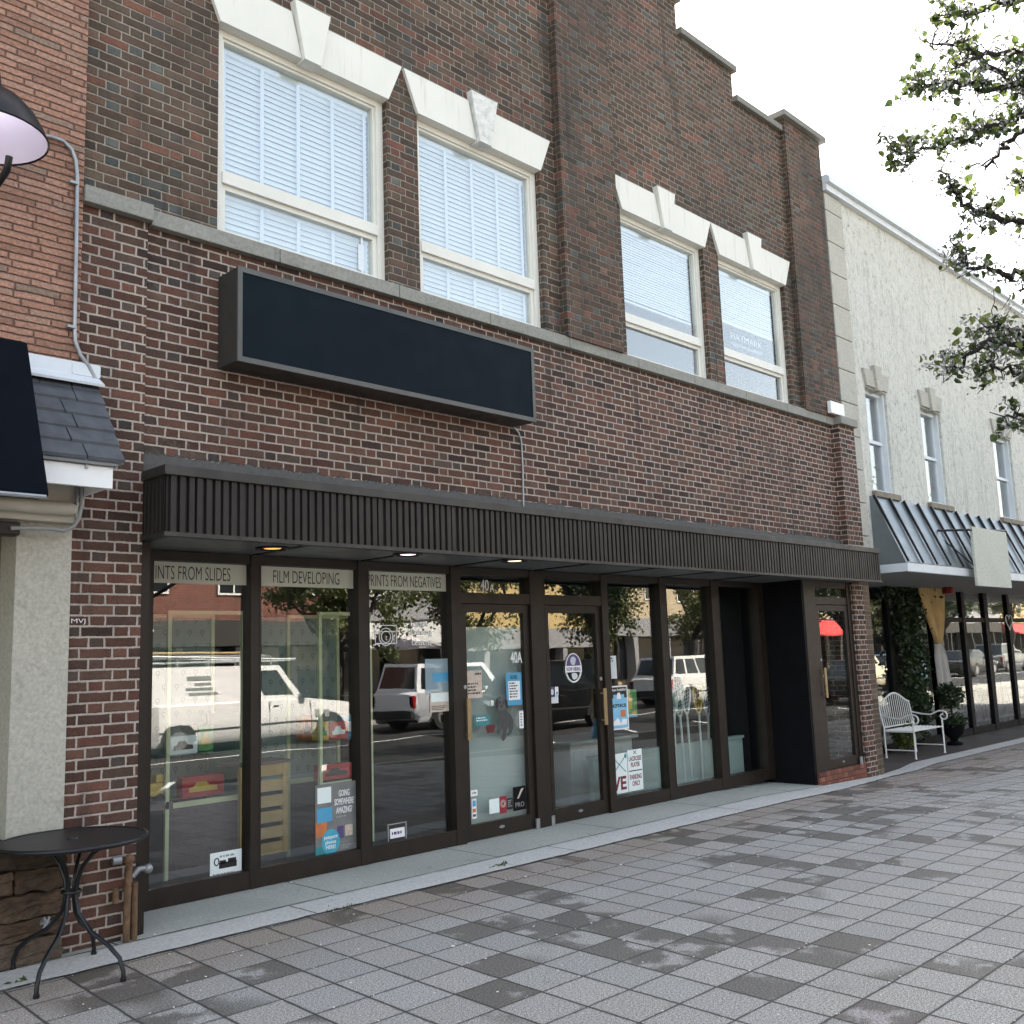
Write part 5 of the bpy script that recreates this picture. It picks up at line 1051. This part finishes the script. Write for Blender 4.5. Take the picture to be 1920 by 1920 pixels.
# ------------------------------------------------------------------ the far side of the street (seen in the shop glass)
m_carg = plain('car_glass', (.012, .015, .018), .06, 0, .1, 2, 0, .8); m_tyre = plain('tyre', (.015, .015, .015), .8, 0, .2, 20); m_rim = plain('rim', (.42, .43, .45), .3, .7, .08, 8)
m_lampw = plain('head_lamp', (.7, .72, .75), .12, .3); m_lampr = plain('tail_lamp', (.35, .01, .012), .2); m_plast = plain('black_plastic', (.02, .02, .021), .6)
def paint(name, c, metal=.1): return plain(name, c, .18, metal, .03, 2, 0, .7)
def vehicle(name, label, cat, loc, rot, mat, L, w, hb, hr, cab, hood, belt=None, rack=False, glassx=None, group='parked vehicles across the street'):
    # cab: x of windscreen foot, windscreen top, rear top, rear foot; local x forward, wheels on z = 0
    g = thing(name, label, cat, loc, group, local=True); g.rotation_euler = (0, 0, rot); hw = w / 2; f, r = L / 2, -L / 2
    st = [(r, .42, hb - .08, .90), (r + .12, .30, hb, .98), (r + .5, .22, hb, 1), (cab[3], .22, hb, 1), (cab[0], .22, hb, 1), (cab[0] + .25, .22, hb - .02, .995), (f - .55, .24, hood, .97), (f - .16, .28, hood - .07, .90), (f, .38, hood - .22, .80)]
    b = MB(); rows = []
    for x, zl, zh, k in st:
        ww = hw * k; rows.append([b.bm.verts.new((x, y, z)) for y, z in ((-ww * .9, zl), (-ww, zl + .14), (-ww * 1.01, zl + (zh - zl) * .6), (-ww * .97, zh - .03), (-ww * .9, zh), (ww * .9, zh), (ww * .97, zh - .03), (ww * 1.01, zl + (zh - zl) * .6), (ww, zl + .14), (ww * .9, zl))])
    for p, q in zip(rows, rows[1:]):
        for i in range(10): b.bm.faces.new((p[i], p[(i + 1) % 10], q[(i + 1) % 10], q[i]))
    b.bm.faces.new(rows[0]); b.bm.faces.new(rows[-1][::-1])
    tw = hw * .80 if hr < 1.9 else hw * .88; bw = hw * .93
    c0, c1, c2, c3 = cab
    P = lambda x, s, z, y: (x, s * y, z)
    b.hexa([(c0, -bw, hb - .02), (c3, -bw, hb - .02), (c3, bw, hb - .02), (c0, bw, hb - .02), (c1, -tw, hr), (c2, -tw, hr), (c2, tw, hr), (c1, tw, hr)])
    es = [e for e in b.bm.edges if e.is_manifold and e.calc_face_angle(0) > .5]
    bmesh.ops.bevel(b.bm, geom=es, offset=.045, segments=3, affect='EDGES', profile=.6)
    b.build('body', mat, g, 35)
    def side(s, t, sg):     # point on the cabin side: s along from windscreen foot to rear foot, t up
        lo = Vector((c0 + (c3 - c0) * s, sg * bw, hb - .02)); hi = Vector((c1 + (c2 - c1) * s, sg * tw, hr)); p = lo + (hi - lo) * t; p.y += sg * .004; return p
    for s0, s1 in (glassx or ((.07, .46), (.50, .74), (.78, .95))):
        for sg in (1, -1):
            b = MB(); q = [side(s0, .14, sg), side(s1, .14, sg), side(s1, .86, sg), side(s0, .86, sg)]
            b.hexa(q + [v + Vector((0, sg * .006, 0)) for v in q]); b.build('side_window', m_carg, g)
    for a, c, nm in ((c0, c1, 'windscreen'), (c3, c2, 'rear_window')):
        d = .004 if nm == 'windscreen' else -.004; p = lambda t, y: Vector((a + (c - a) * t + d, y, hb - .02 + (hr - hb + .02) * t))
        b = MB(); q = [p(.12, -bw * .88), p(.12, bw * .88), p(.88, tw * .9), p(.88, -tw * .9)]; b.hexa(q + [v + Vector((d * 2, 0, .004)) for v in q]); b.build(nm, m_carg, g)
    for x in (f - .95, r + .95):
        for sg in (1, -1):
            b = MB(); b.tube([(x, sg * (hw - .20), .34), (x, sg * (hw + .014), .34)], .33, 28); wl = b.build('wheel', m_tyre, g, 40)
            b = MB(); b.tube([(x, sg * (hw + .015), .34), (x, sg * (hw + .024), .34)], .20, 24); b.build('rim', m_rim, wl, 40)
            b = MB()
            b.prism([(x + .42 * math.cos(k * math.pi / 14), .30 + .43 * math.sin(k * math.pi / 14)) for k in range(15)], sg * (hw - .03), sg * (hw + .008)); b.build('wheel_arch', m_plast, g)
    for sg in (1, -1):
        b = MB(); b.box(f - .16, f - .05, sg * hw * .78 - .13, sg * hw * .78 + .13, hood - .24, hood - .10, .02); b.build('headlight', m_lampw, g)
        b = MB(); b.box(r + .0, r + .14, sg * hw * .86 - .09, sg * hw * .86 + .09, hb - .42, hb - .10, .02); b.build('tail_light', m_lampr, g)
        b = MB(); b.box(c0 - .12, c0 + .02, sg * (bw + .12) - .08, sg * (bw + .12) + .08, hb + .03, hb + .19, .02); b.build('mirror', m_plast, g)
        b = MB(); b.box(c0 - 1.02, c0 - 1.01, sg * hw * 1.005 - .006, sg * hw * 1.005 + .006, .34, hb - .05); b.box(c0 + .12, c0 + .13, sg * hw * 1.0 - .006, sg * hw * 1.0 + .006, .34, hb - .08); b.box(r + .5, f - .6, sg * hw * 1.0 - .012, sg * hw * 1.0 + .012, .50, .54); b.build('door_seam', m_plast, g)
        b = MB(); b.box(c0 - .9, c0 - .78, sg * (hw * 1.0) - .012, sg * (hw * 1.0) + .012, hb - .18, hb - .15); b.build('door_handle', m_plast, g)
    b = MB(); b.box(f - .10, f + .05, -hw * .84, hw * .84, .30, .50, .03); b.box(r - .06, r + .08, -hw * .9, hw * .9, .34, .54, .03); b.build('bumper', m_plast if not rack else m_rim, g)
    b = MB(); b.box(f - .02, f + .012, -hw * .45, hw * .45, .54, hood - .18, .01); b.build('grille', m_plast, g)
    if rack:
        b = MB()
        for sg in (1, -1): b.tube([(c1 + .5, sg * tw * .92, hr + .12), (c2, sg * tw * .92, hr + .26)], .025, 6); b.tube([(c1 + .5, sg * tw * .92, hr + .10), (c2, sg * tw * .92, hr + .10)], .02, 6)
        for k in range(5): x = c1 - .2 + (c2 - c1 + .3) * k / 4; b.tube([(x, -tw * .92, hr - .02), (x, -tw * .92, hr + .2), (x, tw * .92, hr + .2), (x, tw * .92, hr - .02)], .02, 6)
        for y in (-.25, .0, .2): b.tube([(c1, y, hr + .22), (c2 + .1, y, hr + .24)], .03, 6)
        b.build('roof_rack', m_galv, g, 60)
        b = MB()
        for k, (u0, u1) in enumerate(((.54, .70), (.55, .66), (.55, .72), (.53, .71))): q = [side(u0, .62 - k * .13, 1), side(u1, .62 - k * .13, 1), side(u1, .69 - k * .13 + (.05 if k == 0 else 0), 1), side(u0, .69 - k * .13 + (.05 if k == 0 else 0), 1)]; b.hexa(q + [v + Vector((0, .005, 0)) for v in q])
        b.build('side_print', m_post, g)
        for xx in (1.5, 1.75): b = MB(); b.box(xx, xx + .12, hw * 1.005, hw * 1.02, .62, .78); b.build('side_vent', m_grey, g)
        b = MB()
        for yy in (-.32, -.02): b.tube([(c1 - .35, yy, hr + .30), (c2 + .2, yy, hr + .34)], .025, 6)
        for k in range(11): xx = c1 - .3 + (c2 - c1 + .4) * k / 10; b.tube([(xx, -.32, hr + .305 + .004 * k), (xx, -.02, hr + .305 + .004 * k)], .016, 5)
        b.build('ladder', m_pine, g, 60)
    return g
RZ = -.15
vehicle('cargo_van', 'white cargo van with a ladder rack on its roof, parked across the street', 'van', (12.05, -13.9, RZ), 0, paint('van_white', (.80, .78, .78), 0), 5.7, 2.0, 1.06, 1.84, (1.25, .62, -2.66, -2.76), .94, None, True, ((.05, .26),))
vehicle('silver_suv', 'silver four-wheel-drive estate parked ahead of the white van across the street', 'car', (18.9, -13.9, RZ), 0, paint('suv_silver', (.76, .77, .82), .0), 4.7, 1.86, 1.02, 1.74, (.85, .25, -2.0, -2.2), .98)
vehicle('dark_saloon', 'dark green saloon car parked on the near side of the street', 'car', (31.5, -9.0, RZ), 0, paint('car_green', (.014, .020, .016), .3), 4.5, 1.78, .88, 1.36, (.75, .05, -1.2, -1.8), .84)
vehicle('black_suv', 'black four-wheel-drive car parked on the near side of the street', 'car', (18.5, -10.7, RZ), math.pi, paint('suv_black', (.010, .010, .012), .3), 4.7, 1.88, 1.0, 1.70, (.85, .2, -2.0, -2.2), .95)
vehicle('white_suv', 'white estate car with red tail lamps farther along the street', 'car', (29.5, -13.5, RZ), 0, paint('suv_white', (.75, .75, .74), 0), 4.6, 1.85, 1.0, 1.66, (.85, .2, -1.9, -2.15), .94)
vehicle('cream_suv', 'cream estate car parked farthest along the street', 'car', (38.5, -10.5, RZ), 0, paint('suv_cream', (.66, .60, .46), .1), 4.5, 1.85, 1.0, 1.66, (.85, .2, -1.9, -2.15), .94)
vehicle('blue_saloon', 'blue saloon car parked beyond the cream estate', 'car', (45.5, -11.5, RZ), 0, paint('car_blue', (.16, .30, .42), .2), 4.4, 1.78, .88, 1.38, (.75, .05, -1.2, -1.8), .84)
def shop(name, label, x0, x1, h, mat, gh, winmat, frame, sign=None, nwin=3, y=-24.2, canopy=None, band=None):
    g = thing(name, label, 'building', ((x0 + x1) / 2, y, -.02)); b = MB(); b.box(x0, x1, y - 9, y, gh, h); b.box(x0, x1, y - 9, y - .6, -.02, gh); b.build('wall', mat, g)
    b = MB(); b.box(x0 - .05, x1 + .05, y - .3, y + .16, h - .12, h + .12); b.build('cornice', m_cop if band is None else band, g)
    b = MB(); b.box(x0 + .02, x1 - .02, y - .55, y + .02, gh - .85, gh); b.build('fascia', frame, g)
    if sign: sign(g, x0, x1, gh, y)
    n = max(2, int((x1 - x0) / 2.2))
    for i in range(n):
        a = x0 + (x1 - x0) * i / n + .15; c = x0 + (x1 - x0) * (i + 1) / n - .15
        b = MB(); b.box(a, c, y - .599, y - .50, .45, gh - .9); b.build('shop_pane', m_carg, g)
    for i in range(n + 1): xx = x0 + (x1 - x0) * i / n; b = MB(); b.box(max(x0, xx - .14), min(x1, xx + .14), y - .6, y - .02, -.02, gh - .86); b.build('pier', frame, g)
    for i in range(nwin):
        a = x0 + (x1 - x0) * (i + .5) / nwin; b = MB(); b.box(a - .62, a + .62, y - .02, y + .06, gh + .9, gh + 2.7); w = b.build('window', winmat, g)
        for q in (-.29, .29): b = MB(); b.box(a + q - .26, a + q + .26, y + .06, y + .07, gh + .98, gh + 2.62); b.build('pane', m_carg, w)
    if canopy:
        b = MB(); b.prismx([(y + .03, gh - .1), (y + 1.3, gh - .95), (y + 1.3, gh - 1.05), (y + .03, gh - .9)], x0 + .3, x1 - .3); b.build('awning', canopy, g)
    return g
def squiggle(g, x0, x1, gh, y):
    b = MB(); m = x0 + (x1 - x0) * .32
    for k in range(9):
        b.tube([(m + k * .36 + .1 * math.sin(t * 1.05 + k), y + .035, gh - .45 + .16 * math.sin(t * 1.05 * (1 + k % 2)) + .02 * k) for t in range(7)], .028, 5)
    b.build('script_lettering', m_vinyl, g)
m_ochre = plain('render_ochre', (.50, .37, .17), .85, 0, .10, 1.2, .1); m_buff = plain('render_buff', (.50, .43, .31), .85, 0, .10, 1.2, .1); m_peach = plain('render_peach', (.46, .37, .25), .85, 0, .1, 1.2, .1); m_sgrey = plain('render_grey', (.26, .255, .27), .8, 0, .1, 1.5); m_sfr = plain('shopfront_dark', (.03, .028, .026), .6)
shop('red_brick_shop', 'red brick shop with dark shopfront and white script sign across the street', 7, 22.6, 7.2, m_oppbrick, 3.25, m_white, m_sfr, squiggle, 5)
shop('grey_shop', 'grey rendered shop with a pale awning, between the red brick shop and the ochre building', 22.6, 27.4, 6.6, m_sgrey, 3.3, m_white, m_sfr, None, 2, canopy=plain('awning_pale', (.42, .42, .42), .8))
shop('ochre_building', 'tall plain ochre rendered building across the street', 27.4, 37.5, 9.0, m_ochre, 2.9, m_cream, m_sgrey, None, 0)
shop('tan_building', 'tan rendered building with grey piers across the street', 37.5, 46, 7.8, m_peach, 3.4, m_white, m_sgrey, None, 3, band=m_cream)
shop('buff_building', 'buff rendered building with white windows farther along across the street', 46, 60, 8.4, m_buff, 3.4, m_white, m_sfr, None, 5, canopy=plain('awning_red', (.50, .03, .03), .8), band=m_cream)
shop('brown_brick_shop', 'brown brick shop far along the street', 60, 78, 7.5, m_tanbrick, 3.3, m_white, m_sfr, None, 5)
shop('grey_office', 'grey rendered office building at the far end of the street', 78, 96, 9.5, m_sgrey, 3.3, m_white, m_sfr, None, 6, band=m_cream)
shop('ochre_corner_shop', 'ochre corner shop with red awning at the far end of the street', 96, 125, 8.0, m_ochre, 3.3, m_white, m_sfr, None, 8, canopy=plain('awning_scarlet', (.42, .03, .03), .8))
shop('low_brick_shop', 'low red brick shop at the near end of the far side', -12, 7, 6.0, m_oppbrick, 3.2, m_white, m_sgrey, None, 5)
g = thing('market_umbrella', 'pale striped market umbrella on the far pavement', 'umbrella', (21.0, -19.2, -.02)); b = MB(); b.lathe([(0, 2.62), (.06, 2.62), (.7, 2.40), (1.5, 2.10), (1.5, 2.06), (.7, 2.36), (0, 2.56)], 21.0, -19.2, 8); b.build('canopy', plain('umbrella_cloth', (.68, .62, .66), .8), g); b = MB(); b.tube([(21, -19.2, -.02), (21, -19.2, 2.6)], .025, 8); b.build('pole', m_galv, g, 60); b = MB(); b.lathe([(0, 0), (.28, 0), (.28, .06), (0, .09)], 21, -19.2, 20, -.02); b.build('base', m_blackm, g, 40)

# ------------------------------------------------------------------ trees
def limb(b, p0, p1, r0, r1, bend=.12, n=6, seg=6):
    p0, p1 = Vector(p0), Vector(p1); L = (p1 - p0).length; o = Vector((random.gauss(0, 1), random.gauss(0, 1), random.gauss(0, .6))) * L * bend; pts = []
    for i in range(n + 1):
        t = i / n; pts.append(p0.lerp(p1, t) + o * math.sin(math.pi * t) + Vector((random.gauss(0, 1), random.gauss(0, 1), random.gauss(0, 1))) * L * .018 * (0 < i < n))
    b.tube(pts, [r0 + (r1 - r0) * i / n for i in range(n + 1)], seg); return pts
def tree(label, x, y, h, cr, seed, mat, n, ls, z0=-.02, fork=.36):
    random.seed(seed); g = thing('street_tree', label, 'tree', (x, y, z0), 'street trees'); b = MB(); top = Vector((x + random.uniform(-.3, .3), y, z0 + h * fork))
    limb(b, (x, y, z0), top, .15, .11, .04, 6, 9); tips = []
    cz = z0 + h * .66
    for k in range(8):
        a = k * .785 + random.uniform(-.3, .3); e = Vector((x + cr * .75 * math.cos(a) * random.uniform(.6, 1.1), y + cr * .75 * math.sin(a) * random.uniform(.6, 1.1), cz + random.uniform(-.22, .34) * h))
        pts = limb(b, top - Vector((0, 0, random.uniform(0, .3))), e, .075, .022, .12)
        for q in range(6):
            s = pts[random.randint(2, 6)]; e2 = s + Vector((random.gauss(0, .5), random.gauss(0, .5), random.gauss(.15, .4))) * cr * .55; tips += limb(b, s, e2, .02, .006, .15, 4, 5)[1:]
    b.build('trunk', m_bark, g, 60); b = MB()
    for _ in range(n):
        t = random.choice(tips); leafquad(b, t + Vector((random.gauss(0, .17), random.gauss(0, .17), random.gauss(0, .15))), ls, ls * .30)
    b.build('crown', mat, g); return g
tree('olive-green leafy tree behind the white van across the street', 16.9, -16.6, 6.2, 2.2, 21, m_leafo, 10000, .12)
tree('pale olive tree in front of the grey shop across the street', 21.8, -17.2, 6.6, 2.3, 22, m_leafo, 10000, .12)
tree('olive-green tree in front of the ochre building across the street', 28.6, -16.3, 6.6, 2.2, 23, m_leafo, 9000, .12)
tree('olive tree with a spreading crown before the join of the ochre and tan buildings', 34.0, -16.2, 6.8, 2.5, 34, m_leafo, 10000, .12)
tree('full olive tree in front of the tan building across the street', 38.6, -16.5, 7.0, 2.5, 24, m_leafo, 9000, .13)
tree('small olive tree between the tan and the buff building', 47.0, -16.8, 6.6, 2.4, 33, m_leafo, 8000, .13)
tree('olive tree far along the street by the buff building', 54, -17.0, 7.0, 2.6, 25, m_leafo, 5000, .14)
tree('dark-leaved street tree standing at the kerb, farther along the near side', 15.4, -6.0, 6.6, 2.3, 26, m_leafd, 6500, .08)
tree('dark-leaved tree at the near end of the far side of the street', 8.6, -16.8, 7.0, 2.5, 27, m_leafd, 6500, .11)
tree('dark-leaved street tree at the kerb between the parked cars', 24.5, -6.2, 6.6, 2.2, 28, m_leafd, 5000, .09)

tree('dark-leaved kerb tree far along the near side of the street', 36.0, -6.3, 6.8, 2.5, 29, m_leafd, 4500, .11)
tree('dense dark tree at the far end of the far pavement', 66, -17.5, 8.0, 3.2, 30, m_leafd, 5500, .16)
tree('tall olive tree before the grey office building', 80, -18.0, 9.0, 3.6, 31, m_leafo, 5500, .18)
vehicle('dark_grey_saloon', 'dark grey saloon car parked far along the street', 'car', (56, -12.5, RZ), 0, paint('car_dark_grey', (.05, .055, .06), .1), 4.4, 1.78, .88, 1.38, (.75, .05, -1.2, -1.8), .84)
vehicle('grey_suv', 'grey estate car parked before the brown brick shop', 'car', (64, -13.5, RZ), 0, paint('suv_grey', (.20, .21, .22), .2), 4.6, 1.85, 1.0, 1.66, (.85, .2, -1.9, -2.15), .94)
vehicle('white_saloon', 'white saloon car parked at the far end of the street', 'car', (72, -12.5, RZ), 0, paint('saloon_white', (.75, .75, .74), 0), 4.4, 1.78, .88, 1.38, (.75, .05, -1.2, -1.8), .84)

# the flowering pear whose branches hang into the picture from the right
random.seed(41)
g = thing('flowering_pear_tree', 'flowering pear tree with white blossom and fresh green leaves reaching in from the right', 'tree', (5.75, -6.02, -.0))
def at(px, py, d): return EYE + ray(px, py).normalized() * d
b = MB(); T0 = Vector((5.75, -6.02, 0)); T1 = Vector((5.85, -5.98, 2.35))
limb(b, T0, T1, .13, .10, .02, 7, 10)
T2 = Vector((6.15, -5.75, 3.6)); limb(b, T1, T2, .09, .06, .05, 6, 8); T3 = Vector((6.3, -5.55, 5.0)); limb(b, T2, T3, .06, .035, .05, 6, 8); T4 = Vector((6.1, -5.6, 6.6)); limb(b, T3, T4, .035, .015, .08, 6, 7)
T5 = Vector((4.9, -6.4, 5.0)); limb(b, T1, T5, .07, .03, .08, 6, 7); limb(b, T5, (4.3, -6.9, 6.6), .03, .01, .1, 6, 6)
T6 = Vector((6.9, -6.6, 4.9)); limb(b, T1, T6, .07, .03, .08, 6, 7); limb(b, T6, (7.6, -7.0, 6.4), .03, .01, .1, 6, 6)
BR = [  # photo polylines: start point on the tree, pixels, distance, density
    (T3, [(1990, 60), (1920, 95), (1850, 105), (1790, 125), (1775, 130)], 7.3, 1.0), (T3, [(1960, -20), (1880, 10), (1830, 20), (1795, 30), (1775, 15)], 7.2, 1.0),
    (T3, [(1980, 150), (1900, 158), (1840, 165), (1790, 152), (1745, 155), (1710, 150)], 7.1, 1.2), (T3, [(1990, 190), (1920, 180), (1870, 130), (1800, 80), (1770, 90), (1750, 75)], 7.4, .9),
    (T3, [(2000, 200), (1930, 215), (1890, 225), (1860, 236), (1800, 260), (1740, 278), (1700, 284), (1684, 292)], 7.0, 1.3), (T3, [(1980, 225), (1920, 245), (1880, 275), (1860, 305), (1845, 312)], 7.2, .35),
    (T3, [(1985, 300), (1925, 330), (1895, 345)], 7.3, .9), (T2, [(1995, 430), (1920, 418), (1870, 405), (1830, 398), (1800, 370), (1780, 330), (1765, 318)], 7.1, .9),
    (T2, [(2000, 500), (1920, 512), (1860, 510), (1815, 500), (1800, 470), (1790, 462)], 7.2, 1.0), (T2, [(1985, 560), (1935, 535), (1910, 545)], 7.3, .8),
    (T2, [(2000, 650), (1920, 648), (1860, 640), (1825, 660), (1795, 690), (1785, 692)], 6.9, 1.2), (T2, [(1980, 620), (1910, 630), (1870, 608), (1850, 615)], 7.0, 1.0),
    (T1, [(2000, 760), (1935, 790), (1900, 775), (1880, 782)], 6.9, .9), (T2, [(1990, 690), (1930, 705), (1880, 690), (1850, 680)], 7.0, .9)]
def leafround(b, c, L, wd):
    d = Vector((random.gauss(0, 1), random.gauss(0, 1), random.gauss(-.35, .8))).normalized(); s = d.orthogonal(); s.rotate(Quaternion(d, random.uniform(0, 6.28))); n = d.cross(s); st = c - d * .018
    P = [c, c + d * L * .22 + s * wd * .85 + n * wd * .35, c + d * L * .55 + s * wd + n * wd * .4, c + d * L * .82 + s * wd * .5 + n * wd * .1, c + d * L - n * wd * .3, c + d * L * .82 - s * wd * .5 + n * wd * .1, c + d * L * .55 - s * wd + n * wd * .4, c + d * L * .22 - s * wd * .85 + n * wd * .35, c + d * L * .5]
    v = [b.bm.verts.new(q) for q in P]
    for i in range(8): b.bm.faces.new((v[8], v[i], v[(i + 1) % 8]))
lv = MB(); bl = MB(); dense = [(1830, 120, 50, 40), (1890, 130, 40, 60), (1880, 200, 50, 40)]
def cluster(p, k):
    for _ in range(int(3.2 * k + random.random())): leafround(lv, p + Vector((random.gauss(0, .022), random.gauss(0, .022), random.gauss(0, .022))), random.uniform(.038, .066), random.uniform(.013, .020))
    for _ in range(int(20 * k)): leafquad(bl, p + Vector((random.gauss(0, .032), random.gauss(0, .032), random.gauss(0, .028))), random.uniform(.013, .024), .008)
for base, px, d, k in BR:
    pts = [at(a, c, d + .12 * math.sin(i * 1.7)) for i, (a, c) in enumerate(px)]
    full = []
    for s, e in zip([base] + pts, pts):
        for t in (0, .25, .5, .75): full.append(s.lerp(e, t) + Vector((random.gauss(0, 1), random.gauss(0, 1), random.gauss(0, 1))) * (.012 if s is not base else .03))
    full.append(pts[-1]); n = len(full)
    b.tube(full, [.024 * (1 - i / n) + .0038 for i in range(n)], 6)
    for i in range(5, n):
        for _ in range(2 if k > .5 else 1):
            v = Vector((random.gauss(0, 1), random.gauss(0, 1), random.gauss(.2, 1))).normalized() * random.uniform(.04, .14); e = full[i] + v; m = full[i] + v * .5 + Vector((random.gauss(0, .02), random.gauss(0, .02), random.gauss(0, .02)))
            b.tube([full[i], m, e], [.0042, .0034, .0026], 4)
            if random.random() < .44 * k + .05:
                cluster(e, k * random.uniform(.4, 1.3))
                if random.random() < .5 * k: cluster(m, k * .6)
            if random.random() < .5: e3 = e + Vector((random.gauss(0, 1), random.gauss(0, 1), random.gauss(.2, 1))).normalized() * .08; b.tube([e, e3], [.0028, .002], 4); cluster(e3, k * random.uniform(.2, .8)) if random.random() < k else None
# the rest of the crown, out of frame
for _ in range(46):
    s = random.choice([T2, T3, T4, T5, T6, T3, T5, T6]); e = s + Vector((random.gauss(-.1, .8), random.gauss(-.75, .7), random.gauss(.5, .7)))
    dv = e - EYE; dv.z = 0; az = math.degrees(math.atan2(dv.x, dv.y))
    if az < 85: continue
    pp = limb(b, s, e, .02, .005, .12, 5, 5)
    for p in pp[2:]:
        for _ in range(5): cluster(p + Vector((random.gauss(0, .14), random.gauss(0, .14), random.gauss(0, .14))), .8)
b.build('trunk', m_bark, g, 60); cr = lv.build('crown', m_leafp, g); bl.build('blossom', m_blos, g)
# fallen petals and grit on the paving, weeds in the joints
random.seed(8); b = MB()
for _ in range(900):
    x = random.uniform(.6, 12); y = random.uniform(-5.6, -.1); s = random.uniform(.003, .008) * (1.6 if random.random() < .06 else 1); a = random.uniform(0, 6.28); z = zg(x) + .005
    if random.random() < .45: y = round((y + 2.063) / .314) * .314 - 2.063 + random.gauss(0, .006)
    b.hexa([(x + s * math.cos(a + k * 1.571) * (1 if k % 2 else .7), y + s * math.sin(a + k * 1.571), z) for k in range(4)] + [(x + s * .8 * math.cos(a + k * 1.571) * (1 if k % 2 else .7), y + s * .8 * math.sin(a + k * 1.571), z + s * .3) for k in range(4)])
struct(b.build('fallen_petals', m_petal), 'stuff')
def weed(label, px, py, n, r, h):
    q = onZ(px, py, .0); b = MB()
    for _ in range(n):
        a = random.uniform(0, 6.28); k = random.uniform(.3, 1); p = Vector((q.x + random.gauss(0, r), q.y + random.gauss(0, r * .35), .004)); leafquad(b, p, h * k, .006)
    tag(b.build('weed', m_leafp), label, 'weed')
weed('small green weed in the joint of the pale concrete strip, beyond the middle', 935, 1624, 90, .045, .035); weed('tuft of grass in the paving joint at the front foot of the table', 35, 1842, 26, .04, .06); weed('thin moss line at the edge of the concrete strip by the dark slab', 640, 1703, 60, .09, .018)
